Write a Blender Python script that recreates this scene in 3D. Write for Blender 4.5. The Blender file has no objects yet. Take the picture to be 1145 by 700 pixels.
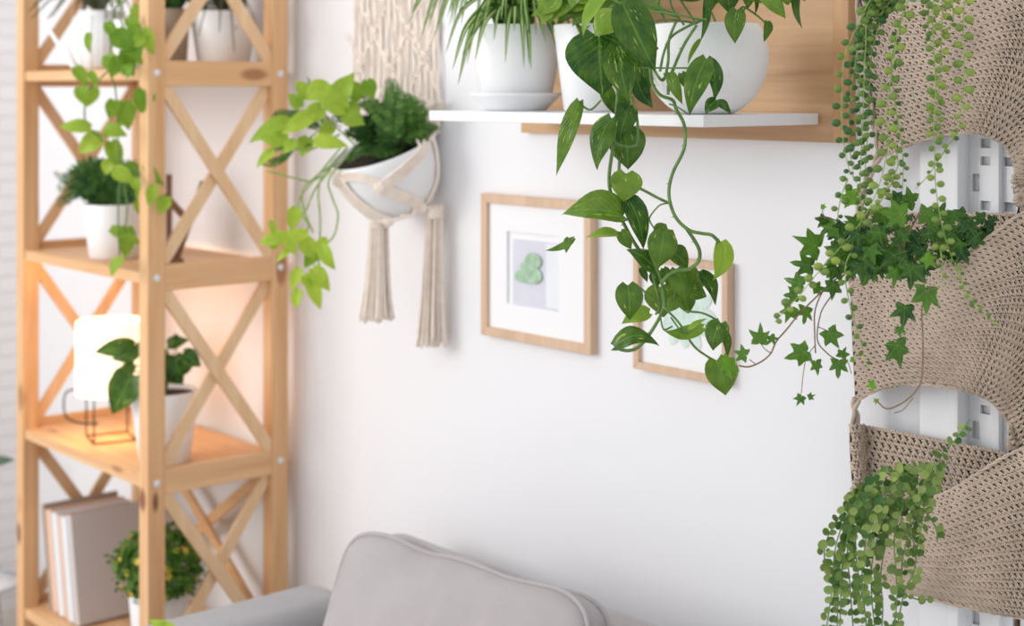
import bpy, bmesh, math, random
from math import sin, cos, pi, radians, sqrt
from mathutils import Vector, Matrix, noise
V = Vector
COL = bpy.context.scene.collection
random.seed(7)
F = 1700.0                       # focal length in pixels of the 1145 px wide frame
CAM = V((2.474, -2.062, 1.7))
FW = V((-.7559, .6547, 0)); RT = V((.6547, .7559, 0)); UP = V((0, 0, 1)); BK = -FW
def ray(px, py): return FW + RT*((px-572.5)/F) - UP*((py-100)/F)
def pz(px, py, Z): return CAM + ray(px, py)*Z                 # a point at a given distance
def pw(px, py, s):                                            # a point at distance s from the back wall
    r = ray(px, py); return CAM + r*((-s-CAM.y)/r.y)
def ss(a, b, x):
    t = min(1, max(0, (x-a)/(b-a))); return t*t*(3-2*t)
def lerp(a, b, t): return a+(b-a)*t
def spline(pts, n):                                           # Catmull-Rom through pts, n samples per span
    pts = [V(p) for p in pts]
    if len(pts) < 3: return [pts[0].lerp(pts[1], i/n) for i in range(n+1)]
    P = [pts[0]*2-pts[1]]+pts+[pts[-1]*2-pts[-2]]
    out = []
    for i in range(1, len(P)-2):
        a, b, c, d = P[i-1:i+3]
        for k in range(n):
            t = k/n
            out.append(.5*((2*b)+(c-a)*t+(2*a-5*b+4*c-d)*t*t+(3*b-a-3*c+d)*t**3))
    out.append(P[-2]); return out
def resample(pts, step):
    out = [pts[0]]; acc = 0
    for a, b in zip(pts, pts[1:]):
        L = (b-a).length
        if L < 1e-9: continue
        t = step-acc
        while t <= L:
            out.append(a.lerp(b, t/L)); t += step
        acc = L-(t-step)
    return out
class MB:
    def __init__(s): s.v = []; s.f = []; s.uv = []; s.r = []; s.rnd = (0.5, 0.5); s.sm = []
    def add(s, vs, fs, uvs=None, smooth=True, rnd=None):
        o = len(s.v); s.v += [V(p) for p in vs]
        r = rnd or s.rnd
        for f in fs:
            s.f.append([o+i for i in f]); s.sm.append(smooth)
            s.uv.append([uvs[i] if uvs else (0, 0) for i in f]); s.r.append(r)
    def hexa(s, c, smooth=False):      # 8 corners: bottom loop then top loop
        s.add(c, [(3,2,1,0),(4,5,6,7),(0,1,5,4),(1,2,6,5),(2,3,7,6),(3,0,4,7)], None, smooth)
    def box(s, x0, x1, y0, y1, z0, z1):
        s.hexa([(x0,y0,z0),(x1,y0,z0),(x1,y1,z0),(x0,y1,z0),(x0,y0,z1),(x1,y0,z1),(x1,y1,z1),(x0,y1,z1)])
    def beam(s, a, b, w, t, nrm):      # bar a->b, width w across, thickness t along nrm
        a = V(a); b = V(b); n = V(nrm).normalized(); d = (b-a).normalized(); e = d.cross(n).normalized()
        c = []
        for p in (a, b):
            for (i, j) in ((-1,-1),(1,-1),(1,1),(-1,1)): c.append(p+e*(i*w/2)+n*(j*t/2))
        s.hexa(c)
    def tube(s, pts, r, k=6, cap=True, closed=False):
        pts = [V(p) for p in pts]; n = len(pts)
        if n < 2: return
        vs = []; uvs = []; t0 = (pts[1]-pts[0]).normalized()
        ref = UP if abs(t0.z) < .9 else V((1, 0, 0))
        u = t0.cross(ref).normalized()
        for i, p in enumerate(pts):
            if closed: t = pts[(i+1) % n]-pts[i-1]
            else: t = pts[min(i+1, n-1)]-pts[max(i-1, 0)]
            if t.length < 1e-9: t = t0
            t = t.normalized(); u = (u-t*u.dot(t))
            u = u.normalized() if u.length > 1e-6 else t.orthogonal().normalized()
            w = t.cross(u); rr = r(i/(n-1)) if callable(r) else r
            for j in range(k):
                a = 2*pi*j/k; vs.append(p+u*cos(a)*rr+w*sin(a)*rr); uvs.append((j/k, i/(n-1)))
        fs = []
        for i in range(n if closed else n-1):
            for j in range(k):
                a = i*k+j; b = i*k+(j+1) % k; i2 = (i+1) % n
                fs.append((a, b, i2*k+(j+1) % k, i2*k+j))
        if cap and not closed:
            fs.append(tuple(range(k-1, -1, -1))); fs.append(tuple((n-1)*k+j for j in range(k)))
        s.add(vs, fs, uvs)
    def lathe(s, prof, M=Matrix(), k=40):      # prof: (r, z); M places it
        vs = []; fs = []; uvs = []; m = len(prof)
        for i, (r, z) in enumerate(prof):
            for j in range(k):
                a = 2*pi*j/k; vs.append(M @ V((max(r, 1e-5)*cos(a), max(r, 1e-5)*sin(a), z))); uvs.append((j/k, i/m))
        for i in range(m-1):
            for j in range(k):
                fs.append((i*k+j, i*k+(j+1) % k, (i+1)*k+(j+1) % k, (i+1)*k+j))
        s.add(vs, fs, uvs)
    def blob(s, c, a, b, d, k=8, m=6, rnd=None):   # ellipsoid with half axes a,b,d (vectors)
        vs = []; fs = []; uvs = []; c = V(c)
        for i in range(m+1):
            th = pi*i/m
            for j in range(k):
                ph = 2*pi*j/k
                vs.append(c+a*(sin(th)*cos(ph))+b*(sin(th)*sin(ph))+d*cos(th)); uvs.append((j/k, i/m))
        for i in range(m):
            for j in range(k):
                fs.append((i*k+j, (i+1)*k+j, (i+1)*k+(j+1) % k, i*k+(j+1) % k))
        s.add(vs, fs, uvs, True, rnd)
    def grid(s, fn, nu, nv, rnd=None, smooth=True):
        vs = []; uvs = []; fs = []
        for i in range(nv+1):
            for j in range(nu+1):
                vs.append(fn(j/nu, i/nv)); uvs.append((j/nu, i/nv))
        for i in range(nv):
            for j in range(nu):
                a = i*(nu+1)+j; fs.append((a, a+1, a+nu+2, a+nu+1))
        s.add(vs, fs, uvs, smooth, rnd)
    def build(s, name, mat, parent=None, bevel=0, solid=0, seg=2, sub=0):
        me = bpy.data.meshes.new(name)
        if parent is not None: o0 = parent['_w']
        else:
            lo = [min(p[i] for p in s.v) for i in range(3)]; hi = [max(p[i] for p in s.v) for i in range(3)]
            o0 = ((lo[0]+hi[0])/2, (lo[1]+hi[1])/2, lo[2])
        oo = V(o0)
        me.from_pydata([p-oo for p in s.v], [], s.f); me.validate(clean_customdata=False)
        if len(me.polygons) == len(s.f):
            l1 = me.uv_layers.new(name='UVMap'); l2 = me.uv_layers.new(name='rnd')
            a = []; b = []
            for u, r in zip(s.uv, s.r):
                for q in u: a += q[:2]; b += r[:2]
            l1.data.foreach_set('uv', a); l2.data.foreach_set('uv', b)
            me.polygons.foreach_set('use_smooth', s.sm)
        me.materials.append(mat); me.update()
        o = bpy.data.objects.new(name, me); COL.objects.link(o)
        if parent is not None: o.parent = parent
        else: o.location = oo
        o['_w'] = list(o0)
        if solid:
            m = o.modifiers.new('solid', 'SOLIDIFY'); m.thickness = solid; m.offset = 0
        if bevel:
            m = o.modifiers.new('bevel', 'BEVEL'); m.width = bevel; m.segments = seg; m.limit_method = 'ANGLE'; m.angle_limit = radians(40)
        if sub:
            m = o.modifiers.new('sub', 'SUBSURF'); m.levels = sub; m.render_levels = sub
        return o
def thing(name, label, cat, loc, group=None):
    o = bpy.data.objects.new(name, None); COL.objects.link(o); o.location = loc; o.empty_display_size = .05
    o['label'] = label; o['category'] = cat; o['_w'] = list(loc)
    if group: o['group'] = group
    return o
def tag(o, label, cat, group=None):
    o['label'] = label; o['category'] = cat
    if group: o['group'] = group
    return o
def struct(o): o['kind'] = 'structure'; return o
# ---------------------------------------------------------------- materials
def newmat(name):
    m = bpy.data.materials.new(name); m.use_nodes = True; nt = m.node_tree
    return m, nt, nt.nodes['Principled BSDF'], nt.nodes['Material Output']
def N(nt, t, **k):
    n = nt.nodes.new(t)
    for a, b in k.items(): setattr(n, a, b)
    return n
def plain(name, col, rough=.5, bump=0, bscale=200, var=0, vscale=5, sheen=0, metal=0, spec=.5):
    m, nt, b, o = newmat(name)
    b.inputs['Base Color'].default_value = (*col, 1); b.inputs['Roughness'].default_value = rough
    b.inputs['Metallic'].default_value = metal; b.inputs['Specular IOR Level'].default_value = spec
    if sheen: b.inputs['Sheen Weight'].default_value = sheen
    tc = N(nt, 'ShaderNodeTexCoord')
    if var:
        n = N(nt, 'ShaderNodeTexNoise'); n.inputs['Scale'].default_value = vscale; n.inputs['Detail'].default_value = 5
        nt.links.new(tc.outputs['Object'], n.inputs['Vector'])
        r = N(nt, 'ShaderNodeValToRGB'); r.color_ramp.elements[0].position = .3; r.color_ramp.elements[1].position = .7
        r.color_ramp.elements[0].color = (*[c*(1-var) for c in col], 1); r.color_ramp.elements[1].color = (*[min(1, c*(1+var)) for c in col], 1)
        nt.links.new(n.outputs['Fac'], r.inputs['Fac']); nt.links.new(r.outputs['Color'], b.inputs['Base Color'])
    if bump:
        n = N(nt, 'ShaderNodeTexNoise'); n.inputs['Scale'].default_value = bscale; n.inputs['Detail'].default_value = 3
        nt.links.new(tc.outputs['Object'], n.inputs['Vector'])
        bp = N(nt, 'ShaderNodeBump'); bp.inputs['Strength'].default_value = bump; bp.inputs['Distance'].default_value = .002
        nt.links.new(n.outputs['Fac'], bp.inputs['Height']); nt.links.new(bp.outputs['Normal'], b.inputs['Normal'])
    return m
def wood(name, light, dark, axis, scale=1.0, rough=.5, knots=True, kcol=(.16, .06, .02), extra=None):
    m, nt, b, o = newmat(name); L = nt.links.new
    b.inputs['Roughness'].default_value = rough
    g = N(nt, 'ShaderNodeNewGeometry'); mp = N(nt, 'ShaderNodeMapping')
    sc = [26*scale]*3; sc['xyz'.index(axis)] = 1.6*scale; mp.inputs['Scale'].default_value = sc
    L(g.outputs['Position'], mp.inputs['Vector'])
    oi = N(nt, 'ShaderNodeObjectInfo'); ad = N(nt, 'ShaderNodeVectorMath', operation='ADD')
    cm = N(nt, 'ShaderNodeMath', operation='MULTIPLY'); cm.inputs[1].default_value = 20
    L(oi.outputs['Random'], cm.inputs[0]); L(mp.outputs['Vector'], ad.inputs[0]); L(cm.outputs[0], ad.inputs[1])
    n = N(nt, 'ShaderNodeTexNoise'); n.inputs['Scale'].default_value = 1; n.inputs['Detail'].default_value = 6; n.inputs['Roughness'].default_value = .6; n.inputs['Distortion'].default_value = .6
    L(ad.outputs[0], n.inputs['Vector'])
    r = N(nt, 'ShaderNodeValToRGB'); e = r.color_ramp.elements
    e[0].position = .32; e[0].color = (*dark, 1); e[1].position = .66; e[1].color = (*light, 1)
    L(n.outputs['Fac'], r.inputs['Fac']); out = r.outputs['Color']
    if knots:
        mp2 = N(nt, 'ShaderNodeMapping'); s2 = [9*scale]*3; s2['xyz'.index(axis)] = 3.6*scale; mp2.inputs['Scale'].default_value = s2
        L(g.outputs['Position'], mp2.inputs['Vector'])
        v = N(nt, 'ShaderNodeTexVoronoi'); v.inputs['Scale'].default_value = 1; L(mp2.outputs['Vector'], v.inputs['Vector'])
        r2 = N(nt, 'ShaderNodeValToRGB'); e = r2.color_ramp.elements
        e[0].position = .10; e[0].color = (1, 1, 1, 1); e[1].position = .17; e[1].color = (0, 0, 0, 1)
        L(v.outputs['Distance'], r2.inputs['Fac'])
        mx = N(nt, 'ShaderNodeMixRGB'); mx.inputs['Color2'].default_value = (*kcol, 1)
        mu = N(nt, 'ShaderNodeMath', operation='MULTIPLY'); mu.inputs[1].default_value = .75; L(r2.outputs['Color'], mu.inputs[0])
        L(mu.outputs[0], mx.inputs['Fac']); L(out, mx.inputs['Color1']); out = mx.outputs['Color']
    for kp, ks in (extra or []):
        sb = N(nt, 'ShaderNodeVectorMath', operation='SUBTRACT'); sb.inputs[1].default_value = kp; L(g.outputs['Position'], sb.inputs[0])
        dv = N(nt, 'ShaderNodeVectorMath', operation='DIVIDE'); dv.inputs[1].default_value = ks; L(sb.outputs[0], dv.inputs[0])
        ln = N(nt, 'ShaderNodeVectorMath', operation='LENGTH'); L(dv.outputs[0], ln.inputs[0])
        mr = N(nt, 'ShaderNodeMapRange'); mr.inputs[1].default_value = .6; mr.inputs[2].default_value = 1.2; mr.inputs[3].default_value = .9; mr.inputs[4].default_value = 0; L(ln.outputs['Value'], mr.inputs[0])
        q = N(nt, 'ShaderNodeMixRGB'); q.inputs['Color2'].default_value = (.20, .06, .018, 1); L(mr.outputs[0], q.inputs['Fac']); L(out, q.inputs['Color1']); out = q.outputs['Color']
    L(out, b.inputs['Base Color'])
    bp = N(nt, 'ShaderNodeBump'); bp.inputs['Strength'].default_value = .15; bp.inputs['Distance'].default_value = .002
    L(n.outputs['Fac'], bp.inputs['Height']); L(bp.outputs['Normal'], b.inputs['Normal'])
    return m
def leafmat(name, dark, light, vein, rough=.35, streak=0, streakcol=(.75, .8, .35), stripe=False, trans=.35, veins=True, tipveins=False):
    # rnd UV: x = tone between dark and light, y = random seed
    m, nt, b, o = newmat(name); L = nt.links.new
    b.inputs['Roughness'].default_value = rough; b.inputs['Specular IOR Level'].default_value = .32
    uv = N(nt, 'ShaderNodeUVMap', uv_map='UVMap'); rn = N(nt, 'ShaderNodeUVMap', uv_map='rnd')
    su = N(nt, 'ShaderNodeSeparateXYZ'); sr = N(nt, 'ShaderNodeSeparateXYZ')
    L(uv.outputs[0], su.inputs[0]); L(rn.outputs[0], sr.inputs[0])
    g = N(nt, 'ShaderNodeNewGeometry')
    nz = N(nt, 'ShaderNodeTexNoise'); nz.inputs['Scale'].default_value = 60; nz.inputs['Detail'].default_value = 3; L(g.outputs['Position'], nz.inputs['Vector'])
    a = N(nt, 'ShaderNodeMath', operation='MULTIPLY_ADD'); a.inputs[1].default_value = .5; a.inputs[2].default_value = -.25; L(nz.outputs['Fac'], a.inputs[0])
    t = N(nt, 'ShaderNodeMath', operation='ADD', use_clamp=True); L(a.outputs[0], t.inputs[0]); L(sr.outputs['X'], t.inputs[1])
    mx = N(nt, 'ShaderNodeMixRGB'); mx.inputs['Color1'].default_value = (*dark, 1); mx.inputs['Color2'].default_value = (*light, 1); L(t.outputs[0], mx.inputs['Fac'])
    out = mx.outputs['Color']
    d = N(nt, 'ShaderNodeMath', operation='SUBTRACT'); d.inputs[1].default_value = .5; L(su.outputs['X'], d.inputs[0])
    ab = N(nt, 'ShaderNodeMath', operation='ABSOLUTE'); L(d.outputs[0], ab.inputs[0])
    def mixin(fac, col, out):
        q = N(nt, 'ShaderNodeMixRGB'); q.inputs['Color2'].default_value = (*col, 1); L(fac, q.inputs['Fac']); L(out, q.inputs['Color1']); return q.outputs['Color']
    def rng(src, lo, hi, a0, a1):
        q = N(nt, 'ShaderNodeMapRange'); q.inputs[1].default_value = lo; q.inputs[2].default_value = hi; q.inputs[3].default_value = a0; q.inputs[4].default_value = a1; L(src, q.inputs[0]); return q.outputs[0]
    if stripe:
        out = mixin(rng(ab.outputs[0], .09, .17, 1, 0), streakcol, out)
    if veins:
        out = mixin(rng(ab.outputs[0], .012, .035, .6, 0), vein, out)
        # side veins: lines of v - 0.8|u|
        k = N(nt, 'ShaderNodeMath', operation='MULTIPLY_ADD'); k.inputs[1].default_value = -.8; L(ab.outputs[0], k.inputs[0]); L(su.outputs['Y'], k.inputs[2])
        k2 = N(nt, 'ShaderNodeMath', operation='MULTIPLY'); k2.inputs[1].default_value = 9; L(k.outputs[0], k2.inputs[0])
        fr = N(nt, 'ShaderNodeMath', operation='FRACT'); L(k2.outputs[0], fr.inputs[0])
        out = mixin(rng(fr.outputs[0], .0, .14, .28, 0), vein, out)
        bp = N(nt, 'ShaderNodeBump'); bp.inputs['Strength'].default_value = .35; bp.inputs['Distance'].default_value = .003
        L(rng(fr.outputs[0], .0, .3, 0, 1), bp.inputs['Height']); L(bp.outputs['Normal'], b.inputs['Normal'])
    if tipveins: out = mixin(rng(su.outputs['X'], .86, .97, 0, .75), vein, out)
    if streak:
        cb = N(nt, 'ShaderNodeCombineXYZ'); q1 = N(nt, 'ShaderNodeMath', operation='MULTIPLY'); q1.inputs[1].default_value = 9; L(su.outputs['X'], q1.inputs[0])
        q2 = N(nt, 'ShaderNodeMath', operation='MULTIPLY'); q2.inputs[1].default_value = 3; L(su.outputs['Y'], q2.inputs[0])
        q3 = N(nt, 'ShaderNodeMath', operation='MULTIPLY'); q3.inputs[1].default_value = 40; L(sr.outputs['Y'], q3.inputs[0])
        L(q1.outputs[0], cb.inputs[0]); L(q2.outputs[0], cb.inputs[1]); L(q3.outputs[0], cb.inputs[2])
        n2 = N(nt, 'ShaderNodeTexNoise'); n2.inputs['Scale'].default_value = 1; n2.inputs['Detail'].default_value = 5; n2.inputs['Roughness'].default_value = .65; L(cb.outputs[0], n2.inputs['Vector'])
        out = mixin(rng(n2.outputs['Fac'], 1-streak, 1-streak+.04, 0, .85), streakcol, out)
    L(out, b.inputs['Base Color'])
    tr = N(nt, 'ShaderNodeBsdfTranslucent'); L(out, tr.inputs['Color'])
    ms = N(nt, 'ShaderNodeMixShader'); ms.inputs['Fac'].default_value = trans
    L(b.outputs[0], ms.inputs[1]); L(tr.outputs[0], ms.inputs[2]); L(ms.outputs[0], o.inputs['Surface'])
    return m
M = {}
M['wall'] = plain('white_wall_paint', (.83, .825, .845), .75, .06, 90)
M['brick'] = None
M['ceil'] = plain('ceiling_paint', (.85, .85, .85), .8)
M['floor'] = wood('floor_boards', (.66, .60, .54), (.54, .48, .42), 'x', .4)
P1, P2 = (.80, .51, .27), (.66, .35, .155)
for ax in 'xyz': M['pine_'+ax] = wood('pine_along_'+ax, P1, P2, ax, 1.0, .5, True, (.30, .10, .03), [((-.728, -.414, .755), (.017, .02, .028)), ((-.701, -.395, .752), (.01, .008, .024)), ((-1.422, -.414, .525), (.014, .02, .030))] if ax == 'z' else None)
M['pine_brace'] = wood('pine_brace', (.84, .59, .36), (.75, .47, .25), 'z', 1.0, .5, False)
M['oak'] = wood('oak_panel', (.62, .385, .20), (.40, .215, .10), 'x', .75, .5, True, (.22, .09, .03))
M['oak_z'] = wood('oak_strip', (.66, .385, .18), (.46, .24, .11), 'z', .9, .5, False)
M['frame'] = wood('frame_oak', (.70, .49, .34), (.58, .39, .26), 'z', 1.2, .5, False)
M['white'] = plain('white_lacquer', (.86, .86, .87), .35)
M['ceramic'] = plain('white_matt_ceramic', (.86, .86, .87), .38, .05, 300)
M['stoneware'] = plain('speckled_white_stoneware', (.88, .875, .87), .5, .12, 400, .015, 120)
M['taupe'] = plain('taupe_pot_glaze', (.33, .25, .18), .6)
M['soil'] = plain('dark_soil', (.03, .018, .012), .95, 1, 150, .5, 60)
M['black'] = plain('black_wire', (.02, .018, .018), .4, metal=.5)
M['bolt'] = plain('pale_bolt_cap', (.75, .76, .80), .35)
M['yarn'] = plain('taupe_cotton_cord', (.56, .445, .35), .85, .5, 900, .10, 40, sheen=.15)
M['shade_brown'] = plain('dark_brown_pot_and_gap_shade', (.030, .018, .012), .95)  # nursery pots, and the shade between crochet stitches painted as dark brown
M['macrame'] = plain('cream_cotton_cord', (.93, .82, .73), .9, .4, 500, .06, 60)
M['fabric'] = plain('grey_woven_fabric', (.43, .395, .395), .9, .6, 700, .05, 12, sheen=.25)
M['fabric_cool'] = plain('grey_sofa_fabric', (.40, .39, .40), .9, .5, 700, .04, 12, sheen=.2)
M['paper'] = plain('mat_board', (.86, .855, .87), .8)
M['print'] = plain('print_lavender', (.66, .66, .74), .8, 0, 1, .05, 9)
M['printpale'] = plain('print_pale', (.78, .80, .84), .8, 0, 1, .04, 9)
M['wc1'] = plain('watercolour_green', (.36, .52, .37), .8, 0, 1, .25, 60)
M['wc2'] = plain('watercolour_mint', (.62, .75, .68), .8, 0, 1, .12, 60)
M['brown'] = plain('dark_brown_wood', (.16, .065, .028), .5, 0, 1, .2, 30)
M['bookgrey'] = plain('book_grey', (.60, .55, .54), .7)
M['bookpeach'] = plain('book_peach', (.80, .55, .42), .7)
M['bookwhite'] = plain('book_white', (.80, .83, .88), .6)
M['booktaupe'] = plain('book_taupe', (.40, .31, .25), .7)
M['yellow'] = plain('yellow_petals', (.85, .62, .08), .6)
M['metalgrey'] = plain('grey_metal', (.45, .45, .47), .35, metal=.6)
m, nt, b, o = newmat('lampshade_glow'); M['shade'] = m
b.inputs['Base Color'].default_value = (.95, .85, .68, 1); b.inputs['Roughness'].default_value = .8
b.inputs['Emission Color'].default_value = (1, .80, .52, 1); b.inputs['Emission Strength'].default_value = 1.15
# whitewashed brick for the left wall
m, nt, b, o = newmat('whitewashed_brick'); M['brick'] = m
g = N(nt, 'ShaderNodeNewGeometry'); sx = N(nt, 'ShaderNodeSeparateXYZ'); cx = N(nt, 'ShaderNodeCombineXYZ')
nt.links.new(g.outputs['Position'], sx.inputs[0]); nt.links.new(sx.outputs['Y'], cx.inputs[0]); nt.links.new(sx.outputs['Z'], cx.inputs[1])
bt = N(nt, 'ShaderNodeTexBrick'); bt.inputs['Scale'].default_value = 1; bt.inputs['Brick Width'].default_value = .19; bt.inputs['Row Height'].default_value = .052; bt.inputs['Mortar Size'].default_value = .006
bt.inputs['Color1'].default_value = (.86, .85, .86, 1); bt.inputs['Color2'].default_value = (.82, .81, .82, 1); bt.inputs['Mortar'].default_value = (.76, .75, .76, 1)
nt.links.new(cx.outputs[0], bt.inputs['Vector']); nt.links.new(bt.outputs['Color'], b.inputs['Base Color']); b.inputs['Roughness'].default_value = .8
bp = N(nt, 'ShaderNodeBump'); bp.invert = True; bp.inputs['Strength'].default_value = .5; bp.inputs['Distance'].default_value = .006
nt.links.new(bt.outputs['Fac'], bp.inputs['Height']); nt.links.new(bp.outputs['Normal'], b.inputs['Normal'])
M['pothos'] = leafmat('pothos_leaf', (.013, .075, .005), (.32, .50, .05), (.15, .33, .05), .22, .37, (.50, .62, .12), trans=.22)
M['pothos_lime'] = leafmat('lime_pothos_leaf', (.10, .28, .015), (.50, .66, .07), (.45, .60, .15), .4, .22, (.75, .80, .30), trans=.4, veins=False)
M['stem'] = plain('green_stem', (.12, .23, .05), .5, 0, 1, .35, 60)
M['stem_lime'] = plain('lime_stem', (.27, .38, .09), .5, 0, 1, .2, 60)
M['stem_brown'] = plain('brown_twig', (.20, .12, .06), .7, 0, 1, .3, 60)
M['ivy'] = leafmat('ivy_leaf', (.008, .055, .006), (.18, .40, .025), (.22, .42, .10), .28, 0, trans=.22, veins=False, tipveins=True)
M['pearl'] = leafmat('pearl_bead', (.04, .13, .03), (.42, .52, .08), (.5, .5, .2), .3, 0, trans=.12, veins=False)
M['disc'] = leafmat('round_small_leaf', (.035, .12, .02), (.36, .46, .12), (.5, .5, .2), .35, 0, trans=.2, veins=False)
M['fern'] = leafmat('fern_frond', (.012, .07, .012), (.17, .34, .06), (.1, .2, .05), .6, 0, trans=.25, veins=False)
M['strap'] = leafmat('striped_strap_leaf', (.05, .16, .015), (.16, .34, .04), (.5, .6, .2), .35, 0, (.74, .80, .42), stripe=True, trans=.3, veins=False)
M['olive'] = leafmat('olive_wiry_frond', (.05, .06, .03), (.17, .18, .09), (.5, .5, .2), .6, 0, trans=.2, veins=False)
# ---------------------------------------------------------------- plant helpers
HEART = [(0, .34), (.06, .66), (.14, .88), (.25, .99), (.36, 1), (.5, .90), (.64, .70), (.78, .44), (.9, .20), (.97, .06), (1, 0)]
OVAL = [(0, .06), (.08, .35), (.2, .68), (.35, .92), (.5, 1), (.65, .9), (.8, .6), (.92, .26), (1, 0)]
def prof(P, v):
    for (a, x), (b, y) in zip(P, P[1:]):
        if v <= b: return lerp(x, y, (v-a)/(b-a))
    return 0
def leaf(mb, b, t, w, nrm, shape=HEART, fold=.25, arch=.12, cup=.0, tone=.3, wave=.06, bend=0, nu=8, nv=12, lobe=.14):
    b = V(b); t = V(t); A = t-b; l = A.length; A = A/l
    S = A.cross(V(nrm))
    if S.length < 1e-4: S = A.orthogonal()
    S.normalize(); n = S.cross(A).normalized()
    ph = random.random()*6.3; r2 = random.random()
    def fn(u, v):
        x = (u-.5)*2; v2 = 1-(1-v)**1.15
        hw = prof(shape, v2)*w/2
        lb = lobe*min(l, w*1.05)*(1-v2)**3*abs(x)**1.2 if shape is HEART else 0
        h = arch*l*4*v2*(1-v2) - fold*abs(x)*-hw*1.0 - cup*x*x*hw
        h += wave*w*sin(ph+v2*9+x*2.5)*abs(x)*.5
        return b+A*(l*v2-lb)+S*(x*hw+bend*l*4*v2*(1-v2)*.5)+n*(h)
    mb.grid(fn, nu, nv, rnd=(min(1, max(0, tone+random.uniform(-.06, .06))), r2))
def facing(yaw=0, pitch=15):
    y = radians(yaw); p = radians(pitch)
    return (BK*cos(y)*cos(p)+RT*sin(y)*cos(p)+UP*sin(p))
def pleaf(mb, bx, by, tx, ty, w, Z, dz=0, tone=.3, yaw=None, pitch=None, fold=.22, arch=.1, shape=HEART, k=1.0, **kw):
    b = pz(bx, by, Z); t = pz(tx, ty, Z+dz)
    leaf(mb, b, t, w*Z/F*k, facing(random.uniform(-30, 30) if yaw is None else yaw, random.uniform(0, 35) if pitch is None else pitch), shape, fold, arch, tone=tone, **kw)
def ppts(L, Z, n=6):
    return spline([pz(p[0], p[1], p[2] if len(p) > 2 else Z) for p in L], n)
IVY = [(0, 1.05), (11, .72), (24, .48), (38, .58), (52, .84), (63, .64), (78, .43), (98, .50), (116, .62), (130, .46), (150, .34), (168, .28), (180, .16)]
def ivy(mb, c, size, ang, nrm, tone):
    size *= 1.15
    # c: where the petiole meets the leaf; ang: direction of the tip in the leaf plane (deg, 0 = right, 90 = down)
    n = V(nrm).normalized(); x = n.cross(UP)*-1
    x = (RT-n*RT.dot(n)).normalized(); y = (n.cross(x)).normalized()
    if y.z > 0: y = -y
    a0 = radians(ang); A = x*cos(a0)+y*sin(a0); S = n.cross(A).normalized()
    pts = [(r*random.uniform(.9, 1.1), th) for th, r in IVY]
    rim = [(r, radians(IVY[i][0])) for i, (r, _) in enumerate(pts)]
    full = rim+[(r, -th) for r, th in reversed(rim[1:-1])]
    off = A*(size*.05); c = V(c); vs = [c]; m = len(full); cv = random.uniform(.05, .3)
    for ring in (.5, 1.0):
        for r, th in full:
            rr = size*r*ring; lobes = cos(abs(th)*3.1)
            p = c+off*ring+A*(rr*cos(th))+S*(rr*sin(th))
            p = p - n*(cv*rr*rr/size) + n*(.05*size*lobes*ring)
            vs.append(p)
    fs = []
    for i in range(m):
        j = (i+1) % m
        fs.append((0, 1+i, 1+j)); fs.append((1+i, 1+m+i, 1+m+j, 1+j))
    tips = {0, 4, 8, 16, 20}; ux = [(1, 1)]+[((1, 1) if i in tips else (0, 0)) for i in range(m)]*2
    mb.add(vs, fs, ux, True, (min(1, max(0, tone+random.uniform(-.1, .1))), random.random()))
def frond(mb, pts, w, n=22, tone=.3, pw_=.16, droop=.15, shape=None, rachis=.0012):
    pts = resample(spline(pts, 8), 1e9) if False else spline(pts, 8)
    L = sum((b-a).length for a, b in zip(pts, pts[1:])); P = resample(pts, L/n)
    mb.tube(P, rachis, 4)
    for i in range(2, len(P)-1):
        v = i/len(P); T = (P[i+1]-P[i-1]).normalized()
        S = T.cross(BK+UP*.5).normalized(); wl = w*(1-v)**.6*min(1, .35+v*2.2)
        for s in (-1, 1):
            d = (S*s+T*.45-UP*droop+V([random.uniform(-.15, .15) for _ in range(3)])).normalized()
            q = P[i]+d*wl; e = T*wl*pw_; nn = d.cross(T).normalized()*wl*.05
            mid = P[i].lerp(q, .45)
            mb.add([P[i], mid+e+nn, q, mid-e+nn], [(0, 1, 2, 3)], None, False, (min(1, max(0, tone+random.uniform(-.2, .25))), random.random()))
def strap(mb, pts, w, tone=.3, nrm=None):
    P = spline(pts, 7); n = len(P)
    vs = []; uvs = []
    for i, p in enumerate(P):
        v = i/(n-1); T = (P[min(i+1, n-1)]-P[max(i-1, 0)]).normalized()
        S = T.cross(nrm or (BK+UP*.6)).normalized(); hw = w/2*min(1, .55+v*2)*(1-v**2.0)**.9 + .0002
        nn = S.cross(T)
        for u in (-1, -.5, 0, .5, 1):
            vs.append(p+S*u*hw+nn*abs(u)*hw*.45); uvs.append(((u+1)/2, v))
    fs = [(i*5+j, i*5+j+1, i*5+j+6, i*5+j+5) for i in range(n-1) for j in range(4)]
    mb.add(vs, fs, uvs, True, (tone+random.uniform(-.2, .2), random.random()))
def pot(parent, prof_, mat, soilr, soilz, M_=None, name='pot'):
    base = V(parent['_w']); T = Matrix.Translation(base) @ (M_ or Matrix())
    mb = MB(); mb.lathe(prof_, T); o = mb.build(name, mat, parent)
    s = MB(); s.lathe([(1e-5, soilz+.004), (soilr*.5, soilz+.006), (soilr, soilz)], T, 24); s.build('soil', M['soil'], o)
    return o
def cup(r0, r1, h, th=.005, lip=0):
    return [(0, 0), (r0*.94, 0), (r0, .003), (lerp(r0, r1, .5), h*.5), (r1, h-.002), (r1-th*.3, h), (r1-th, h), (r1-th-.002, h*.7), (r0-th, .02), (0, .02)]
M['fern_bright'] = leafmat('small_bright_foliage', (.03, .12, .012), (.17, .34, .04), (.1, .2, .05), .5, 0, trans=.25, veins=False)
M['fern_dull'] = leafmat('dull_green_leaf', (.09, .16, .11), (.2, .3, .2), (.1, .2, .1), .5, 0, trans=.2, veins=False)
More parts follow.
